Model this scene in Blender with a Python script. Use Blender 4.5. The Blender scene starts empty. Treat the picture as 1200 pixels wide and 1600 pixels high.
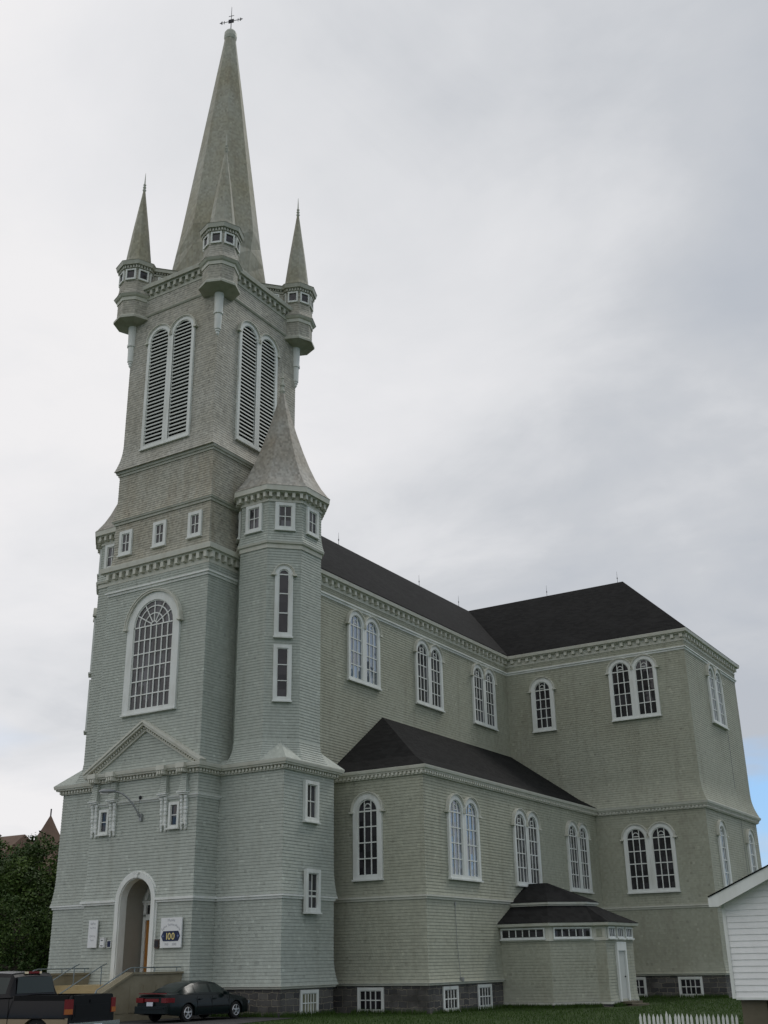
import bpy, math, random
from mathutils import Vector, Matrix
random.seed(7)
R = math.radians
scene = bpy.context.scene
C = scene.collection

# ------------------------------------------------------------------ camera
cam_d = bpy.data.cameras.new('camera')
cam = bpy.data.objects.new('camera', cam_d); C.objects.link(cam); scene.camera = cam
PITCH, YAW, ROLL = R(22.1441), R(31.67796), R(-0.98965)
fwd = Vector((-math.sin(YAW)*math.cos(PITCH), math.cos(YAW)*math.cos(PITCH), math.sin(PITCH)))
rgt = Vector((math.cos(YAW), math.sin(YAW), 0)); upv = rgt.cross(fwd)
c_, s_ = math.cos(ROLL), math.sin(ROLL)
xr, yr = c_*rgt + s_*upv, -s_*rgt + c_*upv
M = Matrix((xr, yr, -fwd)).transposed().to_4x4(); M.translation = Vector((34.71847, -36.05134, 0.82907))
cam.matrix_world = M
cam_d.sensor_fit = 'VERTICAL'; cam_d.sensor_height = 24; cam_d.lens = 24*1725.565/1600
cam_d.clip_end = 5000; cam_d.clip_start = 0.1

# ------------------------------------------------------------------ world: thin sun behind an overcast of clouds
SUN_EL, SUN_AZ = R(50), R(20)      # azimuth measured clockwise from +y
w = bpy.data.worlds.new('World'); scene.world = w; w.use_nodes = True
nt = w.node_tree; N = nt.nodes; Lk = nt.links
for n in list(N): N.remove(n)
def nd(tree, t, **k):
    n = tree.nodes.new(t)
    for a, b in k.items(): setattr(n, a, b)
    return n
out = nd(nt, 'ShaderNodeOutputWorld'); bg = nd(nt, 'ShaderNodeBackground'); bg.inputs[1].default_value = 0.1
sky = nd(nt, 'ShaderNodeTexSky', sky_type='NISHITA'); sky.sun_disc = False
sky.sun_elevation = SUN_EL; sky.sun_rotation = SUN_AZ
tc = nd(nt, 'ShaderNodeTexCoord')
sep = nd(nt, 'ShaderNodeSeparateXYZ'); Lk.new(tc.outputs['Generated'], sep.inputs[0])
def mth(op, a, b=None, c=None, tree=nt, clamp=False):
    n = nd(tree, 'ShaderNodeMath', operation=op); n.use_clamp = clamp
    for i, v in enumerate((a, b, c)):
        if v is None: continue
        if isinstance(v, (int, float)): n.inputs[i].default_value = v
        else: tree.links.new(v, n.inputs[i])
    return n.outputs[0]
# project the view direction on a cloud layer
zz = mth('MAXIMUM', sep.outputs[2], 0.0)
den = mth('ADD', zz, 0.14)
cx = mth('DIVIDE', sep.outputs[0], den); cy = mth('DIVIDE', sep.outputs[1], den)
cmb = nd(nt, 'ShaderNodeCombineXYZ'); Lk.new(cx, cmb.inputs[0]); Lk.new(cy, cmb.inputs[1]); cmb.inputs[2].default_value = 20.4
def noise(tree, vec, scale, detail=6, rough=0.55, dist=0.0):
    n = nd(tree, 'ShaderNodeTexNoise'); n.inputs['Scale'].default_value = scale; n.inputs['Detail'].default_value = detail
    n.inputs['Roughness'].default_value = rough; n.inputs['Distortion'].default_value = dist
    if vec is not None: tree.links.new(vec, n.inputs['Vector'])
    return n.outputs[0]
def ramp(tree, fac, stops, interp='LINEAR'):
    n = nd(tree, 'ShaderNodeValToRGB'); n.color_ramp.interpolation = interp
    e = n.color_ramp.elements
    while len(e) > 1: e.remove(e[0])
    e[0].position = stops[0][0]; e[0].color = (*stops[0][1], 1)
    for p, col in stops[1:]:
        x = e.new(p); x.color = (*col, 1)
    tree.links.new(fac, n.inputs[0]); return n.outputs[0]
n1 = mth('ADD', mth('MULTIPLY', mth('SUBTRACT', noise(nt, cmb.outputs[0], 1.05, 7, 0.5, 0.3), 0.5), 1.5), 0.5)
n2 = noise(nt, cmb.outputs[0], 0.33, 3, 0.5, 0.1)
# glow of the veiled sun, high on the left
glow = mth('ADD', mth('MULTIPLY', sep.outputs[2], 0.75), mth('ADD', mth('MULTIPLY', sep.outputs[0], -0.42), mth('MULTIPLY', sep.outputs[1], 0.1)))
g2 = mth('MULTIPLY', mth('SUBTRACT', glow, 0.2), 0.5, clamp=True)
cl = mth('ADD', mth('ADD', mth('MULTIPLY', n1, 0.95), mth('MULTIPLY', n2, 0.34)), mth('SUBTRACT', mth('MULTIPLY', g2, 1.3), 0.22))
hb = mth('MULTIPLY', mth('MULTIPLY', mth('SUBTRACT', 0.36, sep.outputs[2]), 1.0, clamp=True), mth('SUBTRACT', 0.5, sep.outputs[0]))
cl = mth('ADD', mth('SUBTRACT', cl, 0.10), mth('MULTIPLY', hb, 0.40))
sx = mth('MINIMUM', mth('MAXIMUM', sep.outputs[0], -0.85), -0.05)
cl = mth('SUBTRACT', cl, mth('MULTIPLY', mth('ADD', sx, 0.44), 0.62))
cl = mth('ADD', cl, mth('MULTIPLY', mth('MAXIMUM', mth('MULTIPLY', sep.outputs[1], -1.0), 0.0), 0.75))
n4 = noise(nt, cmb.outputs[0], 2.6, 6, 0.6, 0.5)
cl = mth('ADD', cl, mth('MULTIPLY', mth('SUBTRACT', n4, 0.5), 0.40))
cloud = ramp(nt, cl, [(0.24, (4.7, 5.0, 5.5)), (0.44, (5.5, 5.7, 6.05)), (0.62, (6.8, 6.9, 7.15)), (0.84, (7.7, 7.7, 7.9)), (1.0, (8.3, 8.2, 8.3))])
# thin blue openings, only near the horizon
n3 = noise(nt, cmb.outputs[0], 0.62, 5, 0.5, 0.4)
low = mth('SUBTRACT', 0.36, sep.outputs[2]); low = mth('MULTIPLY', low, 4.5, clamp=True)
hole = mth('MULTIPLY', mth('MULTIPLY', mth('SUBTRACT', n3, 0.46), 7.5, clamp=True), low)
mix = nd(nt, 'ShaderNodeMix', data_type='RGBA'); Lk.new(hole, mix.inputs[0]); Lk.new(cloud, mix.inputs[6])
skm = nd(nt, 'ShaderNodeMix', data_type='RGBA', blend_type='MIX'); skm.inputs[0].default_value = 0.7
Lk.new(sky.outputs[0], skm.inputs[6]); skm.inputs[7].default_value = (2.6, 5.4, 9.4, 1)
Lk.new(skm.outputs[2], mix.inputs[7])
Lk.new(mix.outputs[2], bg.inputs[0]); Lk.new(bg.outputs[0], out.inputs[0])

# ------------------------------------------------------------------ sun (veiled: weak and wide)
sd = bpy.data.lights.new('sun', 'SUN'); so = bpy.data.objects.new('sun', sd); C.objects.link(so)
sd.energy = 0.9; sd.angle = R(16); sd.color = (1.0, 0.96, 0.9)
sdir = Vector((math.sin(SUN_AZ)*math.cos(SUN_EL), math.cos(SUN_AZ)*math.cos(SUN_EL), math.sin(SUN_EL)))
so.rotation_euler = sdir.to_track_quat('Z', 'Y').to_euler(); so.location = (0, 0, 80)
scene.view_settings.view_transform = 'Standard'; scene.view_settings.look = 'None'
scene.view_settings.exposure = 0.07; scene.view_settings.gamma = 1.0

# ------------------------------------------------------------------ materials
MAT = {}
def mat(name, col, rough=0.7, metal=0.0, spec=0.3, coat=0.0, ior=None):
    m = bpy.data.materials.new(name); m.use_nodes = True
    b = m.node_tree.nodes['Principled BSDF']
    b.inputs['Base Color'].default_value = (*col, 1); b.inputs['Roughness'].default_value = rough
    b.inputs['Metallic'].default_value = metal; b.inputs['Specular IOR Level'].default_value = spec
    b.inputs['Coat Weight'].default_value = coat
    if ior: b.inputs['IOR'].default_value = ior
    MAT[name] = m; return m, m.node_tree, b
def mixc(t, fac, a, b, mode='MIX'):
    n = nd(t, 'ShaderNodeMix', data_type='RGBA', blend_type=mode)
    for i, v in ((0, fac), (6, a), (7, b)):
        if isinstance(v, (int, float)): n.inputs[i].default_value = v
        elif isinstance(v, tuple): n.inputs[i].default_value = (*v, 1)
        else: t.links.new(v, n.inputs[i])
    return n.outputs[2]
def scl(t, vec, s):
    n = nd(t, 'ShaderNodeVectorMath', operation='MULTIPLY'); t.links.new(vec, n.inputs[0]); n.inputs[1].default_value = s
    return n.outputs[0]
def bump(t, b, h, dist, strength=1.0):
    n = nd(t, 'ShaderNodeBump'); n.inputs['Distance'].default_value = dist; n.inputs['Strength'].default_value = strength
    t.links.new(h, n.inputs['Height']); t.links.new(n.outputs[0], b.inputs['Normal'])
def siding(name, col, worn, worn_amt, course=0.13, joint=0.13, var=0.10, blot=0.5, stain=(0.19, 0.18, 0.13)):
    m, t, b = mat(name, col, 0.62)
    g = nd(t, 'ShaderNodeNewGeometry'); sp = nd(t, 'ShaderNodeSeparateXYZ'); t.links.new(g.outputs['Position'], sp.inputs[0])
    row = mth('FLOOR', mth('DIVIDE', sp.outputs[2], course, tree=t), tree=t)
    u = mth('ADD', sp.outputs[0], mth('MULTIPLY', sp.outputs[1], 0.83, tree=t), tree=t)
    uu = mth('ADD', mth('DIVIDE', u, joint, tree=t), mth('MULTIPLY', row, 0.37, tree=t), tree=t)
    colid = mth('FLOOR', uu, tree=t)
    wn = nd(t, 'ShaderNodeTexWhiteNoise', noise_dimensions='2D'); cb = nd(t, 'ShaderNodeCombineXYZ')
    t.links.new(row, cb.inputs[0]); t.links.new(colid, cb.inputs[1]); t.links.new(cb.outputs[0], wn.inputs['Vector'])
    v = mth('ADD', 1.0 - var/2, mth('MULTIPLY', wn.outputs['Value'], var, tree=t), tree=t)
    v = mth('MULTIPLY', v, mth('SUBTRACT', mth('ADD', 1.0, mth('MULTIPLY', mth('GREATER_THAN', wn.outputs['Value'], 0.993, tree=t), 0.12, tree=t), tree=t), mth('MULTIPLY', mth('LESS_THAN', wn.outputs['Value'], 0.006, tree=t), 0.14, tree=t), tree=t), tree=t)
    big = noise(t, g.outputs['Position'], 0.28, 5, 0.6)
    streak = noise(t, scl(t, g.outputs['Position'], (1.6, 1.6, 0.12)), 1.0, 5, 0.65)
    fine = noise(t, g.outputs['Position'], 5.0, 6, 0.7)
    c1 = mixc(t, mth('MULTIPLY', mth('SUBTRACT', big, 0.5 - worn_amt*0.35, tree=t), 3.0, tree=t, clamp=True), col, worn)
    c1 = mixc(t, mth('MULTIPLY', mth('MULTIPLY', mth('SUBTRACT', streak, 0.52, tree=t), 4.0, tree=t, clamp=True), blot*0.55, tree=t), c1, stain)
    f2 = mth('ADD', 0.86, mth('MULTIPLY', fine, 0.28, tree=t), tree=t)
    vv = mth('MULTIPLY', v, f2, tree=t)
    cv = nd(t, 'ShaderNodeCombineColor'); 
    for i in range(3): t.links.new(vv, cv.inputs[i])
    c2 = mixc(t, 1.0, c1, cv.outputs[0], 'MULTIPLY')
    t.links.new(c2, b.inputs['Base Color'])
    fr = mth('FRACT', uu, tree=t)
    gap = mth('LESS_THAN', fr, 0.05, tree=t)
    h = mth('SUBTRACT', mth('MULTIPLY', fine, 0.5, tree=t), gap, tree=t)
    bump(t, b, h, 0.006, 0.7)
    return m
siding('siding_front', (0.415, 0.445, 0.392), (0.46, 0.495, 0.44), 0.1, var=.14)
siding('siding_side', (0.385, 0.395, 0.312), (0.33, 0.33, 0.25), 0.25, var=.16, blot=0.7)
siding('siding_tower', (0.415, 0.41, 0.345), (0.375, 0.345, 0.265), 0.35, var=0.34, blot=0.9, stain=(0.26, 0.20, 0.12))
siding('siding_belfry', (0.425, 0.415, 0.36), (0.375, 0.355, 0.285), 0.3, var=0.34, blot=0.6, joint=.14)
siding('spire_shingle', (0.36, 0.36, 0.30), (0.30, 0.28, 0.19), 0.4, course=0.15, var=0.30, blot=0.9, stain=(0.20, 0.15, 0.09))
siding('turret_shingle', (0.345, 0.335, 0.295), (0.28, 0.245, 0.185), 0.3, course=0.14, var=0.40, blot=0.9, stain=(0.25, 0.18, 0.12))
siding('white_siding', (0.82, 0.82, 0.80), (0.78, 0.78, 0.77), 0.0, var=0.02, joint=3.6, blot=0.12, stain=(0.45, 0.46, 0.42))
def trim(name, col, dirt, amt):
    m, t, b = mat(name, col, 0.5)
    g = nd(t, 'ShaderNodeNewGeometry')
    a = noise(t, scl(t, g.outputs['Position'], (2.2, 2.2, 0.6)), 1.0, 6, 0.65)
    c = mixc(t, mth('MULTIPLY', mth('SUBTRACT', a, 0.47, tree=t), amt, tree=t, clamp=True), col, dirt)
    t.links.new(c, b.inputs['Base Color'])
trim('trim_white', (0.74, 0.76, 0.72), (0.48, 0.48, 0.41), 2.0)
trim('trim_cornice', (0.60, 0.60, 0.52), (0.45, 0.43, 0.34), 2.2)
trim('trim_upper', (0.46, 0.47, 0.40), (0.30, 0.28, 0.21), 2.4)
def glassm(name, base, ior=1.5, tilt=0.05, vary=1.6):
    m, t, b = mat(name, base, 0.05, spec=0.5, ior=ior)
    g = nd(t, 'ShaderNodeNewGeometry')
    cell = nd(t, 'ShaderNodeVectorMath', operation='DIVIDE'); t.links.new(g.outputs['Position'], cell.inputs[0]); cell.inputs[1].default_value = (0.36, 0.36, 0.66)
    fl = nd(t, 'ShaderNodeVectorMath', operation='FLOOR'); t.links.new(cell.outputs[0], fl.inputs[0])
    wn = nd(t, 'ShaderNodeTexWhiteNoise', noise_dimensions='3D'); t.links.new(fl.outputs[0], wn.inputs['Vector'])
    sb = nd(t, 'ShaderNodeVectorMath', operation='SUBTRACT'); t.links.new(wn.outputs['Color'], sb.inputs[0]); sb.inputs[1].default_value = (.5, .5, .5)
    wav = nd(t, 'ShaderNodeTexNoise'); wav.inputs['Scale'].default_value = 2.2; wav.inputs['Detail'].default_value = 2; t.links.new(g.outputs['Position'], wav.inputs['Vector'])
    w2 = nd(t, 'ShaderNodeVectorMath', operation='SUBTRACT'); t.links.new(wav.outputs['Color'], w2.inputs[0]); w2.inputs[1].default_value = (.5, .5, .5)
    a1 = nd(t, 'ShaderNodeVectorMath', operation='SCALE'); t.links.new(sb.outputs[0], a1.inputs[0]); a1.inputs['Scale'].default_value = tilt
    a2 = nd(t, 'ShaderNodeVectorMath', operation='SCALE'); t.links.new(w2.outputs[0], a2.inputs[0]); a2.inputs['Scale'].default_value = tilt*1.6
    s1_ = nd(t, 'ShaderNodeVectorMath', operation='ADD'); t.links.new(g.outputs['Normal'], s1_.inputs[0]); t.links.new(a1.outputs[0], s1_.inputs[1])
    s2_ = nd(t, 'ShaderNodeVectorMath', operation='ADD'); t.links.new(s1_.outputs[0], s2_.inputs[0]); t.links.new(a2.outputs[0], s2_.inputs[1])
    nn = nd(t, 'ShaderNodeVectorMath', operation='NORMALIZE'); t.links.new(s2_.outputs[0], nn.inputs[0]); t.links.new(nn.outputs[0], b.inputs['Normal'])
    c = mixc(t, mth('POWER', wn.outputs['Value'], 3.0, tree=t), tuple(x*0.6 for x in base), tuple(min(1, x*vary) for x in base)); t.links.new(c, b.inputs['Base Color'])
glassm('glass_dark', (0.03, 0.028, 0.032))
glassm('glass_grey', (0.045, 0.045, 0.05), vary=2.6)
glassm('glass_storm_skytint', (0.10, 0.14, 0.18), 3.0, 0.07)  # storm glass with the blue sky reflection partly painted into its base colour
glassm('glass_cream', (0.20, 0.20, 0.13))
mat('louvre_paint', (0.52, 0.54, 0.50), 0.6); mat('void', (0.004, 0.004, 0.005), 0.9, spec=0.05)
def shingle_roof():
    m, t, b = mat('asphalt_roof', (0.03, 0.03, 0.032), 0.9, spec=0.15)
    g = nd(t, 'ShaderNodeNewGeometry'); sp = nd(t, 'ShaderNodeSeparateXYZ'); t.links.new(g.outputs['Position'], sp.inputs[0])
    row = mth('FLOOR', mth('DIVIDE', sp.outputs[2], 0.11, tree=t), tree=t)
    u = mth('FLOOR', mth('ADD', mth('MULTIPLY', mth('ADD', sp.outputs[0], sp.outputs[1], tree=t), 3.3, tree=t), mth('MULTIPLY', row, 0.5, tree=t), tree=t), tree=t)
    wn = nd(t, 'ShaderNodeTexWhiteNoise', noise_dimensions='2D'); cb = nd(t, 'ShaderNodeCombineXYZ')
    t.links.new(row, cb.inputs[0]); t.links.new(u, cb.inputs[1]); t.links.new(cb.outputs[0], wn.inputs['Vector'])
    big = noise(t, g.outputs['Position'], 0.5, 5, 0.6)
    c = mixc(t, wn.outputs['Value'], (0.006, 0.006, 0.006), (0.014, 0.014, 0.0138))
    c = mixc(t, mth('MULTIPLY', mth('SUBTRACT', big, 0.5, tree=t), 2.0, tree=t, clamp=True), c, (0.022, 0.022, 0.0215))
    t.links.new(c, b.inputs['Base Color'])
    f = noise(t, g.outputs['Position'], 30, 3); bump(t, b, mth('ADD', f, wn.outputs['Value'], tree=t), 0.006)
shingle_roof()
def stone():
    m, t, b = mat('basalt', (0.06, 0.06, 0.065), 0.85)
    g = nd(t, 'ShaderNodeNewGeometry'); sp = nd(t, 'ShaderNodeSeparateXYZ'); t.links.new(g.outputs['Position'], sp.inputs[0])
    u = mth('ADD', sp.outputs[0], mth('MULTIPLY', sp.outputs[1], 0.9, tree=t), tree=t)
    ds = noise(t, g.outputs['Position'], 2.6, 3); d2 = mth('MULTIPLY', mth('SUBTRACT', ds, 0.5, tree=t), 0.18, tree=t)
    cb = nd(t, 'ShaderNodeCombineXYZ'); t.links.new(mth('ADD', u, d2, tree=t), cb.inputs[0]); t.links.new(mth('ADD', sp.outputs[2], d2, tree=t), cb.inputs[1])
    br = nd(t, 'ShaderNodeTexBrick'); t.links.new(cb.outputs[0], br.inputs['Vector'])
    br.offset = 0.43; br.squash = 1.6; br.squash_frequency = 3
    br.inputs['Color1'].default_value = (0.06, 0.062, 0.067, 1); br.inputs['Color2'].default_value = (0.17, 0.163, 0.15, 1)
    br.inputs['Mortar'].default_value = (0.34, 0.31, 0.245, 1); br.inputs['Scale'].default_value = 1.0
    br.inputs['Mortar Size'].default_value = 0.017; br.inputs['Mortar Smooth'].default_value = 0.4
    br.inputs['Brick Width'].default_value = 0.46; br.inputs['Row Height'].default_value = 0.235
    f = noise(t, g.outputs['Position'], 7, 6, 0.7)
    msk = noise(t, g.outputs['Position'], 0.9, 4)
    grim = mixc(t, mth('MULTIPLY', mth('SUBTRACT', msk, 0.54, tree=t), 5, tree=t, clamp=True), br.outputs[0], (0.055, 0.053, 0.05))
    c = mixc(t, f, grim, (0.07, 0.066, 0.055)); c = mixc(t, 0.5, grim, c); t.links.new(c, b.inputs['Base Color'])
    bump(t, b, mth('SUBTRACT', mth('MULTIPLY', f, 0.8, tree=t), br.outputs['Fac'], tree=t), 0.035)
stone()
def noisy(name, a, b2, scale, rough=0.9, bd=0.0, detail=6, spec=0.2):
    m, t, b = mat(name, a, rough, spec=spec)
    g = nd(t, 'ShaderNodeNewGeometry'); n = noise(t, g.outputs['Position'], scale, detail, 0.65)
    c = mixc(t, mth('MULTIPLY', mth('SUBTRACT', n, 0.3, tree=t), 2.5, tree=t, clamp=True), a, b2); t.links.new(c, b.inputs['Base Color'])
    if bd: bump(t, b, n, bd)
noisy('grass_ground', (0.018, 0.036, 0.007), (0.038, 0.065, 0.014), 1.4, bd=0.05)
noisy('grass_blade', (0.028, 0.06, 0.008), (0.055, 0.10, 0.018), 3.0, 0.7)
noisy('asphalt', (0.045, 0.045, 0.046), (0.075, 0.073, 0.07), 2.0, bd=0.01)
noisy('step_concrete', (0.22, 0.19, 0.125), (0.30, 0.27, 0.19), 1.3, bd=0.01)
noisy('landing_concrete', (0.36, 0.28, 0.14), (0.42, 0.34, 0.20), 1.8, bd=0.01)
noisy('block_brown', (0.105, 0.095, 0.065), (0.15, 0.13, 0.095), 1.5, bd=0.01)
noisy('leaf_dark', (0.028, 0.055, 0.014), (0.055, 0.095, 0.022), 0.5, 0.6)
noisy('leaf_light', (0.055, 0.10, 0.022), (0.10, 0.15, 0.035), 0.6, 0.6)
noisy('bark', (0.06, 0.05, 0.04), (0.1, 0.085, 0.07), 6, bd=0.02)
noisy('brown_roof', (0.125, 0.085, 0.065), (0.165, 0.115, 0.09), 1.0)
noisy('brown_wall', (0.26, 0.18, 0.13), (0.32, 0.23, 0.17), 1.0)
noisy('door_wood', (0.36, 0.16, 0.04), (0.46, 0.22, 0.07), 2.5, 0.4)
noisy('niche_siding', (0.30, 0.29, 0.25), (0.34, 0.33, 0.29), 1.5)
mat('rail_steel', (0.22, 0.26, 0.27), 0.4, metal=0.6); mat('iron_dark', (0.03, 0.03, 0.035), 0.5, metal=0.4)
mat('lamp_grey', (0.30, 0.31, 0.31), 0.45, metal=0.3); mat('lamp_lens', (0.6, 0.6, 0.55), 0.3)
mat('sign_white', (0.74, 0.75, 0.74), 0.4); mat('sign_ink', (0.30, 0.31, 0.34), 0.6); mat('sign_navy', (0.012, 0.02, 0.06), 0.4)
mat('sign_gold', (0.75, 0.62, 0.25), 0.5); mat('sign_blue', (0.16, 0.2, 0.36), 0.5); mat('plaque_bronze', (0.10, 0.07, 0.06), 0.5, metal=0.3)
mat('car_green', (0.004, 0.009, 0.0095), 0.28, coat=0.12, spec=0.22); mat('truck_black', (0.0035, 0.0035, 0.005), 0.3, coat=0.1, spec=0.18)
mat('truck_tan', (0.30, 0.23, 0.15), 0.4, metal=0.3); mat('car_glass', (0.012, 0.022, 0.02), 0.3, spec=0.35)
mat('tyre', (0.015, 0.015, 0.015), 0.85); mat('alloy', (0.55, 0.55, 0.55), 0.3, metal=0.8); mat('chrome', (0.5, 0.52, 0.55), 0.2, metal=0.9)
mat('tail_red', (0.15, 0.007, 0.009), 0.3); mat('tail_amber', (0.32, 0.10, 0.02), 0.3); mat('black_plastic', (0.006, 0.006, 0.006), 0.6, spec=.15)
mat('plate_white', (0.6, 0.62, 0.68), 0.4); mat('marker_lamp', (0.75, 0.65, 0.45), 0.3)

# ------------------------------------------------------------------ mesh building
class MB:
    def __init__(s): s.v = []; s.f = []; s.m = []; s.cur = 0
    def add(s, vs, fs):
        o = len(s.v); s.v += [tuple(p) for p in vs]; s.f += [tuple(i+o for i in f) for f in fs]; s.m += [s.cur]*len(fs); return s
    def box(s, x0, x1, y0, y1, z0, z1):
        vs = [(x, y, z) for z in (z0, z1) for y in (y0, y1) for x in (x0, x1)]
        return s.add(vs, [(0, 2, 3, 1), (4, 5, 7, 6), (0, 1, 5, 4), (2, 6, 7, 3), (0, 4, 6, 2), (1, 3, 7, 5)])
    def obox(s, c, ax, ay, az):
        c, ax, ay, az = map(Vector, (c, ax, ay, az))
        vs = [c+ax*i+ay*j+az*k for k in (-1, 1) for j in (-1, 1) for i in (-1, 1)]
        return s.add(vs, [(0, 2, 3, 1), (4, 5, 7, 6), (0, 1, 5, 4), (2, 6, 7, 3), (0, 4, 6, 2), (1, 3, 7, 5)])
    def loft(s, rings, cap0=True, cap1=True, closed=True):
        n = len(rings[0]); o = len(s.v)
        for r in rings: s.v += [tuple(p) for p in r]
        for k in range(len(rings)-1):
            for i in range(n if closed else n-1):
                j = (i+1) % n
                s.f.append((o+k*n+i, o+k*n+j, o+(k+1)*n+j, o+(k+1)*n+i)); s.m.append(s.cur)
        if cap0: s.f.append(tuple(o+i for i in reversed(range(n)))); s.m.append(s.cur)
        if cap1: s.f.append(tuple(o+(len(rings)-1)*n+i for i in range(n))); s.m.append(s.cur)
        return s
    def tube(s, pts, r, n=8, r1=None):
        pts = [Vector(p) for p in pts]; rings = []
        for i, p in enumerate(pts):
            d = (pts[min(i+1, len(pts)-1)] - pts[max(i-1, 0)]).normalized()
            a = d.cross(Vector((0, 0, 1)));
            if a.length < 1e-3: a = Vector((1, 0, 0))
            a.normalize(); b = d.cross(a)
            rr = r if r1 is None else r + (r1-r)*i/(len(pts)-1)
            rings.append([p + a*rr*math.cos(2*math.pi*k/n) + b*rr*math.sin(2*math.pi*k/n) for k in range(n)])
        return s.loft(rings)
    def lathe(s, x, y, prof, n=12, rot=0):
        return s.loft([[(x+r*math.cos(2*math.pi*k/n+rot), y+r*math.sin(2*math.pi*k/n+rot), z) for k in range(n)] for z, r in prof])
    def build(s, name, mats, parent=None, smooth=False):
        me = bpy.data.meshes.new(name); me.from_pydata(s.v, [], s.f)
        if isinstance(mats, str): mats = [mats]
        for k in mats: me.materials.append(MAT[k])
        me.polygons.foreach_set('material_index', s.m)
        if smooth: me.polygons.foreach_set('use_smooth', [True]*len(me.polygons))
        me.update()
        o = bpy.data.objects.new(name, me); C.objects.link(o)
        if parent: o.parent = parent
        return o
def tag(o, label, cat, group=None, kind=None):
    if label: o['label'] = label
    if cat: o['category'] = cat
    if group: o['group'] = group
    if kind: o['kind'] = kind
    return o
def empty(name, loc=(0, 0, 0), rz=0, parent=None):
    o = bpy.data.objects.new(name, None); C.objects.link(o); o.location = loc; o.rotation_euler = (0, 0, rz)
    o.empty_display_size = 0.2
    if parent: o.parent = parent
    return o
def copy_tree(o, parent=None):
    c = o.copy(); C.objects.link(c); c.parent = parent
    for ch in list(o.children): copy_tree(ch, c)
    return c

# footprint helpers -------------------------------------------------
def offs(poly, d):
    n = len(poly); out = []
    for i in range(n):
        p0, p1, p2 = Vector(poly[i-1]), Vector(poly[i]), Vector(poly[(i+1) % n])
        e1, e2 = (p1-p0).normalized(), (p2-p1).normalized()
        n1, n2 = Vector((e1.y, -e1.x)), Vector((e2.y, -e2.x))
        b = n1+n2; out.append(p1 + b*(d/max(0.2, b.dot(n1))))
    return out
def rect(x0, x1, y0, y1): return [(x0, y0), (x1, y0), (x1, y1), (x0, y1)]
def octo(cx, cy, a):
    t = a*math.tan(math.pi/8)
    return [(cx-t, cy-a), (cx+t, cy-a), (cx+a, cy-t), (cx+a, cy+t), (cx+t, cy+a), (cx-t, cy+a), (cx-a, cy+t), (cx-a, cy-t)]
def octo_v(cx, cy, r, ra=None):      # vertices on the diagonals
    return [(cx+(r if k % 2 else (ra or r))*math.cos(math.pi/4*k-math.pi/2), cy+(r if k % 2 else (ra or r))*math.sin(math.pi/4*k-math.pi/2)) for k in range(8)]
def ring(poly, d, z): return [(p[0], p[1], z) for p in offs(poly, d)]
COURSE = 0.13; GAP = 0.009
def courses(mb, poly, z0, z1, off=lambda z: 0.0, lip=0.018, course=COURSE, caps=True, gap=GAP, deep=0.009):
    rings = []; z = z0; n = max(1, round((z1-z0)/course)); h = (z1-z0)/n
    for k in range(n):
        o2 = off(z+h); rings += [ring(poly, off(z)+lip, z), ring(poly, o2+0.004, z+h-gap), ring(poly, o2+.003-deep, z+h-gap+.002), ring(poly, o2+.003-deep, z+h)]; z += h
    mb.loft(rings, caps, caps)
def prof(mb, poly, pr, caps=True):
    mb.loft([ring(poly, d, z) for z, d in pr], caps, caps)
def blocks(mb, poly, d, z0, z1, sp, wd, dp, skip=()):
    pts = offs(poly, d); n = len(pts)
    for i in range(n):
        if i in skip: continue
        a, b = pts[i], pts[(i+1) % n]; L = (b-a).length; e = (b-a)/L; nn = Vector((e.y, -e.x))
        k = max(1, int(round((L-wd)/sp)))
        for j in range(k+1):
            c = a + e*(wd*0.5 + (L-wd)*j/k) + nn*dp*0.5
            mb.obox((c.x, c.y, (z0+z1)/2), (e.x*wd/2, e.y*wd/2, 0), (nn.x*dp/2, nn.y*dp/2, 0), (0, 0, (z1-z0)/2))
def flare(zb, amt, hgt): return lambda z: amt*max(0.0, 1-(z-zb)/hgt)**2.2 if z >= zb else 0.0

# windows (local frame: x along the wall, -y outward, z up) ----------
def ring_arch(mb, cu, zs, zb, ri, ro, n0, n1, seg=14, foot=True):
    pts_i = [(cu-ri, zb), (cu-ri, zs)] if foot else [(cu-ri, zs)]
    pts_o = [(cu-ro, zb), (cu-ro, zs)] if foot else [(cu-ro, zs)]
    for k in range(1, seg):
        a = math.pi - math.pi*k/seg; pts_i.append((cu+ri*math.cos(a), zs+ri*math.sin(a))); pts_o.append((cu+ro*math.cos(a), zs+ro*math.sin(a)))
    pts_i += [(cu+ri, zs)] + ([(cu+ri, zb)] if foot else []); pts_o += [(cu+ro, zs)] + ([(cu+ro, zb)] if foot else [])
    rings = []
    for (a, b), (c, d) in zip(pts_i, pts_o):
        rings.append([(a, -n0, b), (a, -n1, b), (c, -n1, d), (c, -n0, d)])
    mb.loft(rings)
def arch_fill(mb, cu, zs, zb, r, n, seg=14):
    vs = [(cu-r, -n, zb), (cu+r, -n, zb)] + [(cu+r*math.cos(math.pi*k/seg), -n, zs+r*math.sin(math.pi*k/seg)) for k in range(seg+1)]
    mb.add(vs, [tuple(range(len(vs)))])
def hood(mb, cu, zs, r, tips=(True, True), th=0.07, dp=0.15):
    ring_arch(mb, cu, zs, zs, r, r+th, 0.0, dp, foot=False)
    ring_arch(mb, cu, zs, zs, r+th-0.02, r+th+0.02, 0.0, dp+0.04, foot=False)
    for sgn, on in ((-1, tips[0]), (1, tips[1])):
        if on: mb.box(cu+sgn*(r+0.06)-0.11, cu+sgn*(r+0.06)+0.11, -dp-0.05, 0, zs-0.07, zs+0.01)
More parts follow.
